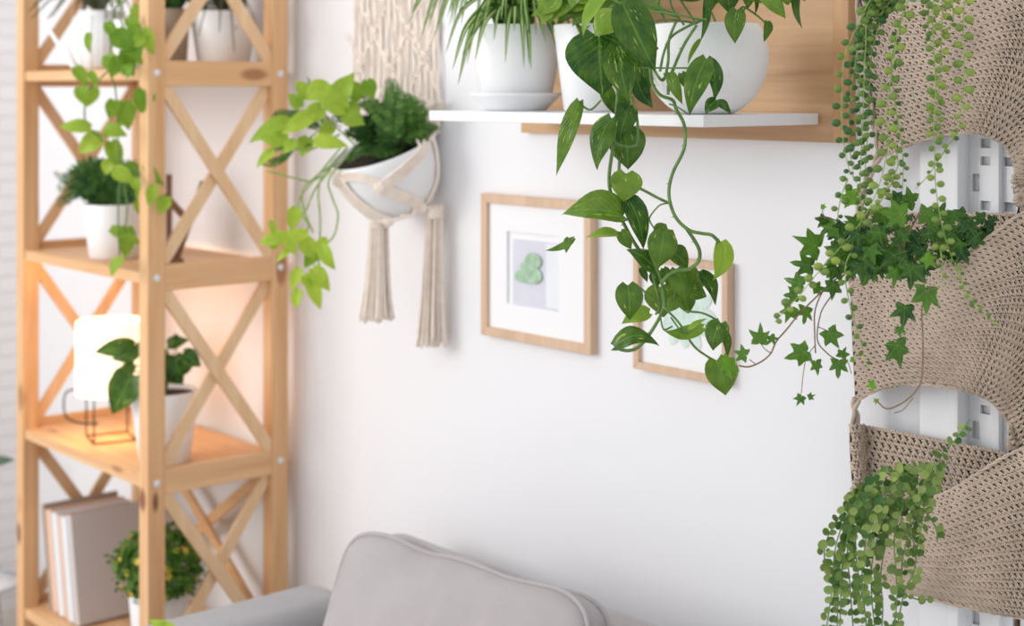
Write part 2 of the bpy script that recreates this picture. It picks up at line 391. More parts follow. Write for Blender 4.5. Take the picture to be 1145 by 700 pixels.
# ================================================================ the room
def wallbox(name, mat, *a):
    mb = MB(); mb.box(*a); return struct(mb.build(name, mat))
wallbox('wall_back', M['wall'], -2.5, 3.2, 0, .12, 0, 2.7)
wallbox('wall_left', M['brick'], -2.46, -2.34, -4.2, 0, 0, 2.7)
wallbox('floor', M['floor'], -2.5, 3.2, -4.2, .12, -.1, 0)
wallbox('baseboard_back', M['white'], -2.34, 3.2, -.015, 0, 0, .09)
# oak board behind the shelf
t = thing('oak_wall_panel', 'large light oak wall board behind the white shelf and its pots', 'panel', (.55, -.02, 1.612))
mb = MB(); mb.box(.142, .925, -.018, -.001, 1.612, 2.12); mb.build('board', M['oak'], t, .001)
mb = MB(); mb.box(.926, .957, -.021, -.001, 1.612, 2.12); mb.build('edge_strip', M['oak_z'], t, .0015)
mb = MB(); mb.box(.208, .897, -.306, -.0215, 1.6415, 1.66)
tag(mb.build('wall_shelf', M['white'], None, .0015), 'white floating shelf board carrying three potted plants', 'shelf')
# picture frames
def frame(name, label, x0, x1, z0, z1, fw, d=.02):
    t = thing(name, label, 'picture', ((x0+x1)/2, -d/2, z0), 'oak framed botanical prints')
    mb = MB(); y0, y1 = -d, -.001
    A = [(x0, z0), (x1, z0), (x1, z1), (x0, z1)]; B = [(x0+fw, z0+fw), (x1-fw, z0+fw), (x1-fw, z1-fw), (x0+fw, z1-fw)]
    for i in range(4):
        j = (i+1) % 4
        c = [(A[i][0], y1, A[i][1]), (A[j][0], y1, A[j][1]), (B[j][0], y1, B[j][1]), (B[i][0], y1, B[i][1]),
             (A[i][0], y0, A[i][1]), (A[j][0], y0, A[j][1]), (B[j][0], y0, B[j][1]), (B[i][0], y0, B[i][1])]
        mb.hexa(c)
    mb.build('frame_moulding', M['frame'], t, .001)
    return t
t = frame('picture_frame', 'larger oak picture frame with white mat and small round-leaf print, left of the trailing vines', .0157, .348, 1.185, 1.482, .019)
def xw(px, s): return pw(px, 100, s).x
mx0, mx1 = xw(566.5, .012), xw(624.5, .012); mz0 = pw(566, 339, .012).z; mz1 = pw(566, 258, .012).z
mb = MB()   # mat with a cut window
for (a, b_, c, d) in ((.034, mx0, 1.203, 1.464), (mx1, .330, 1.203, 1.464), (mx0, mx1, 1.203, mz0), (mx0, mx1, mz1, 1.464)): mb.box(a, b_, -.012, -.006, c, d)
mb.build('mat', M['paper'], t)
mb = MB(); mb.box(mx0-.004, mx1+.004, -.006, -.002, mz0-.004, mz1+.004); mb.build('backing', M['paper'], t)
px0 = xw(573.5, .008); pz0 = mz0+.002; pz1 = pw(575, 267, .008).z
mb = MB(); mb.box(px0, mx1-.001, -.0085, -.006, pz0, pz1); pr_ = mb.build('print', M['print'], t)
mb = MB(); mb.box(lerp(px0, mx1, .72), mx1-.001, -.0092, -.0085, lerp(pz0, pz1, .02), lerp(pz0, pz1, .98)); mb.build('print_backdrop', M['printpale'], pr_)
mb = MB()
def disk(mb, cx, cz, rx, rz, y, k=18, rot=0):
    vs = [(cx, y, cz)]
    for j in range(k):
        a = 2*pi*j/k; p, q = rx*cos(a), rz*sin(a); vs.append((cx+p*cos(rot)-q*sin(rot), y, cz+p*sin(rot)+q*cos(rot)))
    mb.add(vs, [(0, 1+(j+1) % k, 1+j) for j in range(k)], None, False)
for (u, v_, r) in ((597, 292, 8.5), (590, 299, 7), (597, 308, 9), (583, 309, 6.5), (590, 311, 6)):
    p = pw(u, v_, .0094); disk(mb, p.x, p.z, r*.0030, r*.00190, p.y-(.0003*r))
mb.build('round_leaves', M['wc1'], pr_)
t = frame('picture_frame', 'smaller oak picture frame with pale green fan-shaped leaf print, behind the trailing vines', .463, .696, 1.176, 1.392, .0135)
mb = MB(); mb.box(.476, .683, -.010, -.004, 1.189, 1.379); pr_ = mb.build('print', M['paper'], t)
mb = MB()
c0 = pw(766, 345, .0105)
for k in range(9):
    a = radians(-200+k*27.5); L = .072 if k % 2 else .066
    cx, cz = c0.x+cos(a)*L*.55, c0.z+sin(a)*L*.6
    disk(mb, cx, cz, L*.5, .0145, -.0106-.0001*k, 16, a)
mb.build('fan_leaf', M['wc2'], pr_)
# ---------------------------------------------------------------- white pierced screen
t = thing('room_divider', 'white wooden screen with pierced lattice behind the crocheted planter', 'screen', (1.4, -.03, 0))
sx0, sx1, sx2 = xw(1028, .03), xw(1066, .03), xw(1075, .03)
mb = MB(); mb.box(sx0, sx1-.004, -.03, -.002, 0, 2.3); mb.build('flat_panel', M['white'], t, .002)
mb = MB(); mb.box(sx1-.004, sx2, -.04, -.002, 0, 2.3); mb.build('upright', M['white'], t, .002)
def cutpanel(mb, x0, x1, z0, z1, y0, y1, holes):
    xs = sorted({x0, x1, *[h[0] for h in holes], *[h[1] for h in holes]}); zs = sorted({z0, z1, *[h[2] for h in holes], *[h[3] for h in holes]})
    sol = lambda i, j: 0 <= i < len(xs)-1 and 0 <= j < len(zs)-1 and not any(h[0] <= (xs[i]+xs[i+1])/2 <= h[1] and h[2] <= (zs[j]+zs[j+1])/2 <= h[3] for h in holes)
    for i in range(len(xs)-1):
        for j in range(len(zs)-1):
            if not sol(i, j): continue
            a, b_, c, d = xs[i], xs[i+1], zs[j], zs[j+1]
            mb.add([(a, y0, c), (b_, y0, c), (b_, y0, d), (a, y0, d)], [(0, 1, 2, 3)], None, False)
            mb.add([(a, y1, c), (b_, y1, c), (b_, y1, d), (a, y1, d)], [(3, 2, 1, 0)], None, False)
            if not sol(i-1, j): mb.add([(a, y1, c), (a, y0, c), (a, y0, d), (a, y1, d)], [(0, 1, 2, 3)], None, False)
            if not sol(i+1, j): mb.add([(b_, y0, c), (b_, y1, c), (b_, y1, d), (b_, y0, d)], [(0, 1, 2, 3)], None, False)
            if not sol(i, j-1): mb.add([(a, y1, c), (b_, y1, c), (b_, y0, c), (a, y0, c)], [(0, 1, 2, 3)], None, False)
            if not sol(i, j+1): mb.add([(a, y0, d), (b_, y0, d), (b_, y1, d), (a, y1, d)], [(0, 1, 2, 3)], None, False)
hz = lambda y: pw(1090, y, .034).z
holes = []
cols = [(1086, 1097, 1076.5, 1085), (1112, 1126, 1122.5, 1137)]
for ci, (a0, a1, b0, b1) in enumerate(cols+[(1139, 1150, 1152, 1164), (1166, 1178, 1180, 1190)]):
    ax, bx, cx, dx = xw(a0, .034), xw(a1, .034), xw(b0, .034), xw(b1, .034)
    for k in range(-4, 10):
        o = 70*k
        holes.append((ax, bx, hz(166+o), hz(155.5+o))); holes.append((ax, bx, hz(185.5+o), hz(175.5+o)))
        holes.append((cx, dx, hz(215.5+o), hz(195.5+o)))
mb = MB(); cutpanel(mb, sx2, xw(1200, .034), .25, 2.2, -.009, -.004, holes); mb.build('lattice_panel', M['white'], t)
mb = MB(); mb.box(sx2, xw(1200, .034), -.04, -.004, 0, .25); mb.build('end_rail', M['white'], t, .002)
mb = MB(); mb.box(sx2, xw(1200, .034), -.04, -.004, 2.2, 2.3); mb.build('end_rail', M['white'], t, .002)
mb = MB()
for a, b_ in ((1099, 1107), (1128, 1131.5)):
    mb.box(xw(a, .044), xw(b_, .044), -.020 if a < 1110 else -.0135, -.009, .25, 2.2)
mb.build('batten', M['white'], t, .001)
mb = MB(); q = pz(1139, 696, 2.27); mb.tube([V((q.x, q.y, 0)), V((q.x, q.y, q.z+.012))], .0035, 10)
tag(mb.build('wooden_pole', M['brown']), 'thin dark brown pole below the crocheted planter at the right edge', 'pole')
# ================================================================ the rack
X1, X3, YF, YB, PW_ = -1.417, -.723, -.392, -.06, .044
CZ = [2.21, 1.738, 1.266, .794, .322]
t = thing('wooden_rack', 'open pine shelving rack with crossed braces on its ends', 'shelf unit', ((X1+X3)/2, (YF+YB)/2, 0))
h = PW_/2; posts = {}
for (x, y) in ((X1, YF), (X3, YF), (X3, YB), (X1, YB)):
    mb = MB(); mb.box(x-h, x+h, y-h, y+h, 0, 2.4); posts[(x, y)] = mb.build('post', M['pine_z'], t, .002)
for z in CZ:
    mb = MB(); mb.box(X1-h+.004, X3-h+.002, YF-h+.006, YB+h-.002, z-.016, z+.010)
    mb.box(X3-h-.001, X3+h-.004, YF+h+.001, YB-h-.001, z-.016, z+.010)
    mb.build('shelf_board', M['pine_x'], t, .002)
    for x in (X1, X3):
        mb = MB(); s = 1 if x == X3 else -1
        mb.box(*sorted((x+s*(h-.001), x+s*(h-.02))), YF+h, YB-h, z-.031, z+.029); mb.build('side_rail', M['pine_y'], t, .002)
        if x == X3:
            for y in (YF, YB):
                b2 = MB(); c = V((x+h, y+.001, z)); b2.blob(c, V((0, .0085, 0)), V((0, 0, .0085)), V((.003, 0, 0)), 14, 6); b2.build('bolt_cap', M['bolt'], posts[(x, y)])
for (z1, z0) in zip(CZ, CZ[1:]+[-.1]):
    z0 = max(z0, -.1)
    for x in (X1, X3):
        s = 1 if x == X3 else -1
        for k in (0, 1):
            a = V((x+s*(.012-k*.012), YF+h, (z1-.031) if k == 0 else (z0+.029))); b_ = V((x+s*(.012-k*.012), YB-h, (z0+.029) if k == 0 else (z1-.031)))
            a.z = max(a.z, .03); b_.z = max(b_.z, .03)
            mb = MB(); mb.beam(a, b_, .030, .011, (1, 0, 0)); mb.build('cross_brace', M['pine_brace'], t, .001)
for k in (0, 1):
    a = V((X1+h, YB+.012*k, CZ[3]-.02)); b_ = V((X3-h, YB+.012*k, CZ[4]+.03))
    if k: a.z, b_.z = b_.z, a.z
    mb = MB(); mb.beam(a, b_, .030, .011, (0, 1, 0)); mb.build('back_brace', M['pine_x'], t, .001)
ST = [z+.0105 for z in CZ]
# lamp
t = thing('table_lamp', 'lit cream drum lamp on thin black wire legs, standing on a rack shelf', 'lamp', (-1.148, -.286, ST[3]))
L0 = V((-1.148, -.286, 0)); mb = MB(); r = .0885
mb.lathe([(r, .922), (r, 1.106), (r-.003, 1.108), (r-.006, 1.106), (r-.006, .922), (r, .922)], Matrix.Translation(L0), 48)

mb.build('lamp_shade', M['shade'], t)
mb = MB(); z = ST[3]+.002
cs = [L0+V((cos(a)*.074, sin(a)*.074, 0)) for a in [radians(q) for q in (-150, -60, 30, 120)]]
for i in range(4):
    a = cs[i]; b_ = cs[(i+1) % 4]
    mb.tube([a+UP*z, a+UP*.93], .0022, 6); mb.tube([a+UP*z, b_+UP*z], .0022, 6)
mb.tube([L0+V((cos(a)*.084, sin(a)*.084, .93)) for a in [2*pi*k/40 for k in range(40)]], .0022, 5, closed=True)
mb.tube([cs[0]+UP*.93, cs[2]+UP*.93], .0022, 6); mb.tube([cs[1]+UP*.93, cs[3]+UP*.93], .0022, 6)
mb.build('wire_stand', M['black'], t)
mb = MB(); mb.tube(spline([(-1.148, -.286, .925), (-1.24, -.30, .915), (-1.33, -.31, .905), (-1.372, -.31, .88), (-1.384, -.30, ST[3]+.02), (-1.36, -.27, ST[3]+.003), (-1.32, -.24, ST[3]+.003)], 6), .0025, 6); mb.build('cord', M['black'], t)
mb = MB(); mb.blob(L0+UP*.995, V((.028, 0, 0)), V((0, .028, 0)), V((0, 0, .036)), 16, 12); mb.tube([L0+UP*.93, L0+UP*.965], .012, 12); mb.build('bulb', M['ceramic'], t)
# books
bk = [(.017, 'booktaupe', 'thin taupe book leaning against the rack post, leftmost of the row', .272), (.034, 'bookpeach', 'thicker peach spined book, second from the left in the leaning row', .262),
      (.030, 'bookwhite', 'white book between the two peach books', .262), (.020, 'bookpeach', 'thin peach book just left of the last white spined book', .262), (.028, 'bookwhite', 'white spined book beside the big grey book', .264), (.030, 'bookgrey', 'large grey covered book, rightmost of the leaning row, its cover facing the flowers', .274)]
x = -1.340; ang = radians(11)
for w, mt, lab, hh in bk:
    t = thing('book', lab, 'book', (x, -.25, ST[4]), 'books on the bottom shelf')
    Rm = Matrix.Translation(V((x, 0, ST[4]))) @ Matrix.Rotation(-ang, 4, 'Y')
    def bx(mb, x0, x1, y0, y1, z0, z1):
        c = [(x0,y0,z0),(x1,y0,z0),(x1,y1,z0),(x0,y1,z0),(x0,y0,z1),(x1,y0,z1),(x1,y1,z1),(x0,y1,z1)]
        mb.hexa([Rm @ V(p) for p in c])
    mb = MB(); yf, yb = -.395+.03, -.155
    bx(mb, 0, .003, yf, yb, 0, hh); bx(mb, w-.003, w, yf, yb, 0, hh); bx(mb, .003, w-.003, yf, yf+.003, 0, hh); mb.build('cover', M[mt if mt != 'bookgrey' else 'bookgrey'], t)
    mb = MB(); bx(mb, .003, w-.003, yf+.003, yb-.006, .004, hh-.005); mb.build('pages', M['paper'], t)
    x += w/cos(ang)+.0035
# brown crossed stand on shelf 2
t = pz(205, 296, 3.70); mb = MB(); z = ST[2]
def q(px, py): 
    p = pz(px, py, 3.70); return p
mb.beam(q(184, 218), q(213, 250), .016, .012, BK); mb.beam(q(196, 292), q(228, 203), .016, .012, BK+V((.02, 0, 0))); mb.beam(q(189, 195), q(189, 292.5), .013, .012, BK)
mb.beam(q(186, 292), q(204, 292), .012, .03, BK)
tag(mb.build('wooden_stand', M['brown'], None, .001), 'small dark brown wooden stand half hidden behind the rack post on the second shelf', 'stand')
# ================================================================ sofa
t = thing('sofa', 'grey upholstered sofa with a rounded arm below the macrame hanging', 'sofa', (.7, -.6, 0))
def rbox(name, mat, x0, x1, y0, y1, z0, z1, r, parent):
    mb = MB(); mb.box(x0, x1, y0, y1, z0, z1); o = mb.build(name, mat, parent, r, 0, 6)
    for p in o.data.polygons: p.use_smooth = True
    return o
rbox('arm', M['fabric_cool'], -.345, -.165, -1.05, -.19, .06, .628, .05, t)
rbox('arm', M['fabric_cool'], 1.62, 1.80, -1.05, -.19, .06, .628, .05, t)
rbox('backrest', M['fabric'], -.17, 1.625, -.26, -.08, .06, .76, .06, t)
rbox('base', M['fabric'], -.17, 1.625, -1.0, -.25, .08, .30, .02, t)
rbox('seat_cushion', M['fabric'], -.165, .72, -1.03, -.255, .30, .44, .045, t)
rbox('seat_cushion', M['fabric'], .73, 1.62, -1.03, -.255, .30, .44, .045, t)
for x in (-.25, 1.72):
    for y in (-.97, -.27):
        mb = MB(); mb.tube([(x, y, 0), (x, y, .07)], .022, 16); mb.build('leg', M['brown'], t)
def cushion(name, label, TL, TR, hh, lean, th, seed):
    c0 = (TL+TR)/2; ex = (TR-TL).normalized(); W = (TR-TL).length
    ez = (UP*cos(lean)+V((0, 1, 0))*sin(lean)); ez = (ez-ex*ez.dot(ex)).normalized(); ey = ez.cross(ex)  # towards the wall
    ct = c0-ez*hh/2
    t = thing(name, label, 'cushion', tuple(ct-ez*hh/2+ey*th/2), None)
    n = 40
    def edge(a):      # rounded-rectangle outline, -pi..pi
        m = 7.0; c, s = cos(a), sin(a); r = (abs(c)**m+abs(s)**m)**(-1/m); return c*r, s*r
    def P(x, z, y):   # x,z in -1..1
        pin = 1-.025*(1-abs(z))*0
        xs = x*(1-.035*(1-z*z)); zs = z*(1-.03*(1-x*x))
        wob = .004*noise.noise(V((x*3+seed, z*3, 1)))+.006*sin(x*9+seed)*max(0, z)**6*.6
        return ct+ex*(xs*W/2)+ez*(zs*hh/2+wob)+ey*y
    vs = []; fs = []; ns = 96; rings = []
    prof2 = []
    for k in range(15): prof2.append((k/14, 'f'))
    seq = [(q_/14*.97 if q_ else 1e-3, 'f') for q_ in range(15)]+[(1.0, 'm0'), (1.004, 'm'), (1.0, 'm1')]+[((14-q_)/14*.97 if q_ < 14 else 1e-3, 'b') for q_ in range(15)]
    mb = MB()
    for (rr, kd) in seq:
        for j in range(ns):
            a = 2*pi*j/ns; x, z = edge(a); x *= rr; z *= rr
            d = max(0, (1-min(1, abs(x))**3)*(1-min(1, abs(z))**3))**.55
            wr = .006*noise.noise(V((x*4+seed, z*3, 3)))+.003*noise.noise(V((x*11+seed, z*9, 5)))
            if kd == 'f': y = -th*.36-.045*d+wr
            elif kd == 'b': y = th*.36+.03*d
            elif kd == 'm0': y = -th*.34
            elif kd == 'm1': y = th*.34
            else: y = 0
            vs.append(P(x, z, y))
    for i in range(len(seq)-1):
        for j in range(ns): fs.append((i*ns+j, i*ns+(j+1) % ns, (i+1)*ns+(j+1) % ns, (i+1)*ns+j))
    mb.add(vs, fs); cv_ = mb.build('cover', M['fabric'], t)
    for sgn in (-1, 1):
        mb = MB(); mb.tube([P(edge(2*pi*j/160)[0]*1.005, edge(2*pi*j/160)[1]*1.005, sgn*th*.355) for j in range(160)], .0048, 7, closed=True)
        mb.build('piping', M['fabric'], cv_)
TL = pw(405, 589, .36); TR = pw(684, 676, .30)
cushion('sofa_cushion', 'grey box cushion with piped edge leaning on the sofa back', TL, TR, .43, radians(22), .085, 1.3)
cushion('sofa_cushion', 'second grey sofa cushion, behind and right of the large piped one', V((.72, -.325, .825)), V((1.28, -.325, .825)), .38, radians(8), .11, 4.1)
# ================================================================ potted plants of the white shelf
SH = 1.6605
# spider plant
c = pz(577, 121, 2.87); t = thing('spider_plant', 'spider plant with striped strap leaves in a white pot on a saucer', 'potted plant', (c.x, c.y, SH)); B0 = V((c.x, c.y, SH))
mb = MB(); mb.lathe([(0, 0), (.057, 0), (.060, .004), (.083, .026), (.087, .029), (.087, .033), (.083, .033), (.060, .012), (0, .012)], Matrix.Translation(B0), 48); mb.build('saucer', M['ceramic'], t)
pot(t, cup(.066, .0935, .147, .006), M['ceramic'], .085, .128, Matrix.Translation((0, 0, .0125)))
mb = MB(); Z = 2.87; top = B0+UP*.15
S = [  # tip px, tip py, start offset px, crest height px, depth change towards the camera
 (457, 28, -40, 70, .02), (476, 30, -30, 80, -.02), (484, 45, -34, 75, .05), (462, 10, -40, 60, 0), (489, 35, -26, 60, .06), (498, 60, -20, 55, .10), (506, 78, -22, 45, .12), (512, 95, -18, 30, .10), (517, 62, -12, 40, .12),
 (522, 72, -15, 60, .13), (531, 68, -10, 40, .14), (552, 45, -6, 40, .14), (565, 70, 0, 45, .15), (586, 77, 4, 50, .15), (594, 78, 8, 40, .15), (592, 74, 6, 60, .14), (610, 48, 10, 35, .13), (627, 72, 14, 40, .11), (633, 75, 18, 30, .10), (600, 40, 12, 60, .12),
 (540, 30, -8, 30, .14), (575, 35, 2, 25, .15), (560, 22, -4, 20, .14), (605, 25, 12, 30, .13), (620, 45, 16, 40, .11), (500, 20, -22, 50, .06), (545, 20, -8, 55, .12), (528, 40, -12, 30, .12), (515, 28, -16, 60, .10), (470, 45, -30, 90, .0), (583, 30, 5, 80, .14), (640, 40, 20, 50, .08)]
for (tx, ty, so, ch, dz) in S:
    b0 = top+RT*(so*.0006)+V((0, 0, -.02)); tip = pz(tx, ty, Z-dz)
    cr = b0.lerp(tip, .45)+UP*(ch*Z/F*1.0+max(0, -b0.z+tip.z)); cr.z = max(cr.z, top.z+.02+ch*.0004)
    m1 = b0.lerp(cr, .55)+UP*.025; m2 = cr.lerp(tip, .5)+(cr-b0)*.12+UP*.01
    strap(mb, [b0, m1, cr, m2, tip], random.uniform(.014, .020) if ty > 24 else .016, .4)
for k in range(26):
    a = radians(k*360/26+5); d = V((cos(a), sin(a), 0)); r = random.uniform(.10, .19)
    if d.dot(RT) > .3 and d.dot(BK) < .2: r *= .5
    if d.y > .3: r = min(r, .11)
    b0 = top+d*.02-UP*.02; strap(mb, [b0, b0+d*r*.3+UP*.10, b0+d*r*.75+UP*.11, b0+d*r+UP*random.uniform(.02, .06)], .014, .4)
mb.build('leaves', M['strap'], t)
# square-shouldered tapered pot
c = pz(664, 124, 2.74); t = thing('potted_pothos', 'pothos in the plain tapered white pot in the middle of the shelf', 'potted plant', (c.x, c.y, SH)); B0 = V((c.x, c.y, SH))
pot(t, cup(.054, .073, .156, .006), M['ceramic'], .064, .15)
mb = MB(); sm = MB()
for k in range(26):
    a = random.uniform(0, 2*pi); r = random.uniform(.02, .11); hgt = random.uniform(.02, .13)
    p = B0+V((cos(a)*r, -abs(sin(a))*r*.9+.02, .15+hgt)); d = V((cos(a), -abs(sin(a))*.6, random.uniform(-.8, .1))).normalized()
    leaf(mb, p, p+d*random.uniform(.05, .08), random.uniform(.035, .055), UP+BK*.6, tone=random.uniform(.2, .7))
    sm.tube(spline([B0+V((0, 0, .145)), B0.lerp(p, .5)+UP*.11, p], 5), .0016, 5)
for (a, b_, c_, d, w, tn) in ((622, -4, 603, 18, 30, .5), (640, -4, 612, 26, 26, .45), (652, 2, 628, 14, 24, .55), (618, 2, 606, 28, 20, .6), (655, 8, 640, 30, 16, .25), (660, -8, 640, 4, 30, .5), (630, -14, 652, 2, 26, .5)): pleaf(mb, a, b_, c_, d, w, 2.63, 0, tn, 0, 35)
mb.build('leaves', M['pothos'], t); sm.build('stems', M['stem'], t)
# big round bowl with the trailing pothos
c = pz(790, 126, 2.46); t = thing('trailing_pothos', 'big pothos with long hanging vines in the round white bowl', 'potted plant', (c.x, c.y, SH)); B0 = V((c.x, c.y, SH))
R_ = .1; pr = [(0, 0), (.040, 0), (.046, .002)]
for k in range(1, 16):
    a = lerp(-1.08, .56, k/15); pr.append((R_*cos(a), .0945+R_*sin(a)*1.0-.004))
zt = pr[-1][1]; rt = pr[-1][0]; pr += [(rt-.002, zt+.0015), (rt-.005, zt), (rt-.006, zt-.03), (.06, .02), (0, .02)]
pot(t, pr, M['stoneware'], rt-.006, zt-.008)
mb = MB(); Z0 = 2.36
D = [ # base, tip, width, tone, Z, yaw, pitch, fold, arch
 (670,41,673,107,72,.10,2.27,-10,30,.10,.12),(697,5,733,80,43,.12,2.20,10,15,.22,.10),(690,52,703,114,36,.20,2.24,0,10,.2,.08),
 (677,-2,652,41,19,.75,2.18,-30,25,.5,.1),(686,16,665,41,30,.66,2.25,0,20,.1,.05),
 (648,113,622,197,21,.24,2.30,-25,15,.45,-.22),(684,132,668,190,30,.22,2.34,-20,20,.25,.1),(697,146,702,190,42,.22,2.38,5,20,.15,.1),
 (704,118,692,158,24,.12,2.34,10,20,.2,.1),(712,88,730,121,20,.0,2.40,20,10,.3,-.25),(718,70,722,110,22,.05,2.42,20,10,.3,-.1),
 (700,194,697,226,34,.48,2.33,0,25,.2,.08),(697,241,628,240,40,.42,2.33,0,40,.35,.16),(683,232,673,215,15,.5,2.34,0,40,.3,.1),(642,266,609,280,9,.3,2.33,0,30,.3,-.2),(636,266,633,283,9,.3,2.33,0,30,.3,.1),
 (690,262,655,266,16,.85,2.335,0,60,.2,.1),
 (701,220,719,279,26,.12,2.34,25,10,.3,.1),(694,259,706,279,15,.35,2.34,-10,20,.3,.1),(747,256,733,272,26,.35,2.36,10,30,.3,.1),
 (733,301,700,279,21,.12,2.33,-10,20,.25,.15),(742,261,733,301,32,.28,2.31,10,25,.25,.1),(750,281,769,300,24,.14,2.36,20,20,.25,.1),
 (806,270,797,314,25,.95,2.31,20,20,.15,.12),(757,301,766,338,27,.25,2.34,10,25,.2,.1),(781,303,772,329,20,.30,2.36,10,30,.25,.1),(784,305,800,341,19,.12,2.33,30,10,.4,.1),
 (730,306,735,322,14,.2,2.38,0,20,.2,.1),(739,321,742,355,36,.35,2.39,0,30,.1,.05),(765,328,770,351,22,.25,2.39,10,30,.2,.05),(772,322,790,332,20,.28,2.35,10,30,.2,.1),
 (702,319,704,358,29,.25,2.31,-10,25,.2,.12),(726,350,695,362,19,.68,2.34,-10,30,.3,.1),(687,388,737,387,27,.12,2.29,0,40,.3,.28),(786,366,741,369,20,.55,2.32,0,40,.3,-.2),(770,368,791,356,6,.85,2.31,0,40,.3,.1),
 (806,361,797,392,26,.12,2.31,-10,30,.2,.1),(808,368,813,402,14,.2,2.32,45,10,.4,.1),(801,403,811,442,35,.28,2.28,0,30,.15,.1),
 (789,-4,783,47,10,.10,2.30,30,5,.4,.05),(783,44,769,73,6,.5,2.30,30,5,.4,-.2),(824,11,822,49,22,.30,2.30,0,15,.15,.08),(850,-14,878,21,26,.40,2.28,10,20,.25,.1),(890,-16,897,32,13,.12,2.30,30,10,.35,-.1),
 (858,24,854,47,12,.18,2.33,20,10,.3,.1),(842,-12,843,18,8,.1,2.30,30,10,.3,.1),(790,66,771,129,27,.22,2.25,-15,20,.25,.1),(790,66,798,114,20,.12,2.27,25,15,.3,.1),
 (749,81,763,117,14,.35,2.27,-20,20,.3,.1),(762,82,770,102,13,.25,2.29,20,20,.2,.1),(801,112,789,128,17,.05,2.26,0,50,.2,.1),(803,114,817,127,14,.05,2.27,0,50,.2,.1),
 (813,-20,816,16,28,.15,2.32,0,20,.2,.1),(800,-25,796,12,20,.25,2.33,0,20,.2,.1),(832,-20,836,10,22,.3,2.34,0,20,.2,.1),(870,-20,865,8,16,.2,2.34,0,20,.2,.1),
 (700,205,690,224,10,.3,2.36,0,20,.2,.1),(742,300,752,322,12,.3,2.36,0,20,.2,.1),(716,300,724,316,8,.2,2.36,0,20,.2,.1),
 (706,60,716,92,14,.1,2.33,0,20,.2,.1),(690,108,700,132,20,.2,2.36,0,20,.2,.1),(676,95,690,130,16,.25,2.37,0,20,.2,.1),(758,332,746,350,16,.45,2.36,0,20,.2,.1),(688,146,704,168,18,.2,2.40,0,20,.2,.1)]
for (a, b_, c_, d, w, tn, Z, yw, pt, fo, ar) in D: pleaf(mb, a, b_, c_, d, w*1.08, Z, 0, tn, yw+random.uniform(-12, 12), pt+random.uniform(-8, 12), fo, ar*1.2, bend=.28 if (a, c_) == (648, 622) else random.uniform(-.12, .12), cup=random.uniform(-.1, .3))
for k in range(34):
    x = random.uniform(690, 890); y = random.uniform(-90, -12); a = random.uniform(.3, 2.8); l = random.uniform(30, 46)
    Z = random.uniform(2.28, 2.42)
    pleaf(mb, x, y, x+cos(a)*l, min(y+sin(a)*l, 6), random.uniform(22, 34), Z, 0, random.uniform(.1, .5))
for k in range(12):
    x = random.uniform(600, 700); y = random.uniform(-70, -18); l = 34
    pleaf(mb, x, y, x-10, min(y+l, 10), 26, random.uniform(2.3, 2.4), 0, random.uniform(.2, .6))
mb.build('leaves', M['pothos'], t)
sm = MB()
VN = [([(700,40),(692,90),(689,130),(686,160),(681,200),(686,225),(700,255),(715,280),(730,296),(738,308),(742,330),(742,345),(730,368),(716,386),(703,392),(687,389)], 2.35, 4.0),
 ([(712,50),(704,90),(692,120),(693,160),(692,190),(688,205)], 2.37, 3.6),
 ([(756,24),(748,45),(747,70),(741,90),(730,75),(726,60),(728,50)], 2.29, 3.2),
 ([(727,74),(729,92),(738,106),(752,112),(756,122),(765,140),(765,166),(752,194),(748,218),(755,242),(770,257),(785,261),(796,263),(804,271)], 2.30, 3.9),
 ([(768,256),(776,268),(782,280),(781,292),(770,301),(757,303),(747,308),(740,316)], 2.32, 4.2),
 ([(706,108),(712,130),(713,158),(706,164),(692,162),(684,156)], 2.34, 3.2),
 ([(697,204),(716,211),(735,221),(748,227)], 2.34, 3.2),([(747,227),(737,230),(727,242),(727,248),(732,256)], 2.33, 1.8),
 ([(745,270),(730,300),(738,340),(733,352)], 2.36, 2.6),([(742,343),(760,362),(775,386),(790,398),(801,404)], 2.33, 2.6),([(766,348),(785,350),(800,357),(806,363)], 2.33, 2.4),
 ([(702,321),(714,321),(728,333),(738,341)], 2.34, 2.4),([(672,112),(662,122),(655,121),(647,113)], 2.31, 2.4),([(785,366),(765,372),(750,355)], 2.33, 2.0),
 ([(752,365),(742,368),(738,352)], 2.34, 2.0),([(757,300),(756,320),(752,345)], 2.36, 2.2),
 ([(786,22),(768,30),(750,42),(742,60),(738,80)], 2.33, 3.0),([(779,28),(765,50),(755,72),(748,92),(747,106)], 2.29, 3.4),([(690,76),(730,76),(760,76),(779,75),(790,66)], 2.27, 2.0),
 ([(697,6),(712,-10),(740,10),(790,24)], 2.33, 2.2),([(672,42),(665,25),(700,2),(760,20)], 2.35, 2.2),([(780,26),(745,22),(725,28),(728,46),(736,55)], 2.36, 2.6),
 ([(745,25),(736,5),(745,-10)], 2.38, 2.4),([(765,28),(752,10),(748,-6)], 2.36, 2.4),([(778,26),(762,2),(752,-12)], 2.38, 2.4),([(800,24),(792,6),(786,-10)], 2.38, 2.4),([(826,20),(830,8),(842,14),(852,22),(858,28)], 2.34, 2.4),([(850,-10),(836,6),(826,18)], 2.34, 2.2),([(747,104),(750,95),(742,82)], 2.28, 2.0),
 ([(676,-4),(690,2),(705,12),(740,14),(790,22)], 2.27, 2.2),([(665,14),(680,10),(720,20)], 2.3, 2.0),([(770,128),(758,120),(748,116)], 2.28, 1.8)]
for pts, Z, w in VN:
    P = ppts(pts, Z, 7); sm.tube(P, w/2*Z/F, 8)
    if w > 3:
        for q_ in range(8, len(P)-4, 11): sm.blob(P[q_], RT*(w*.62*Z/F), BK*(w*.62*Z/F), UP*.0012, 7, 4)
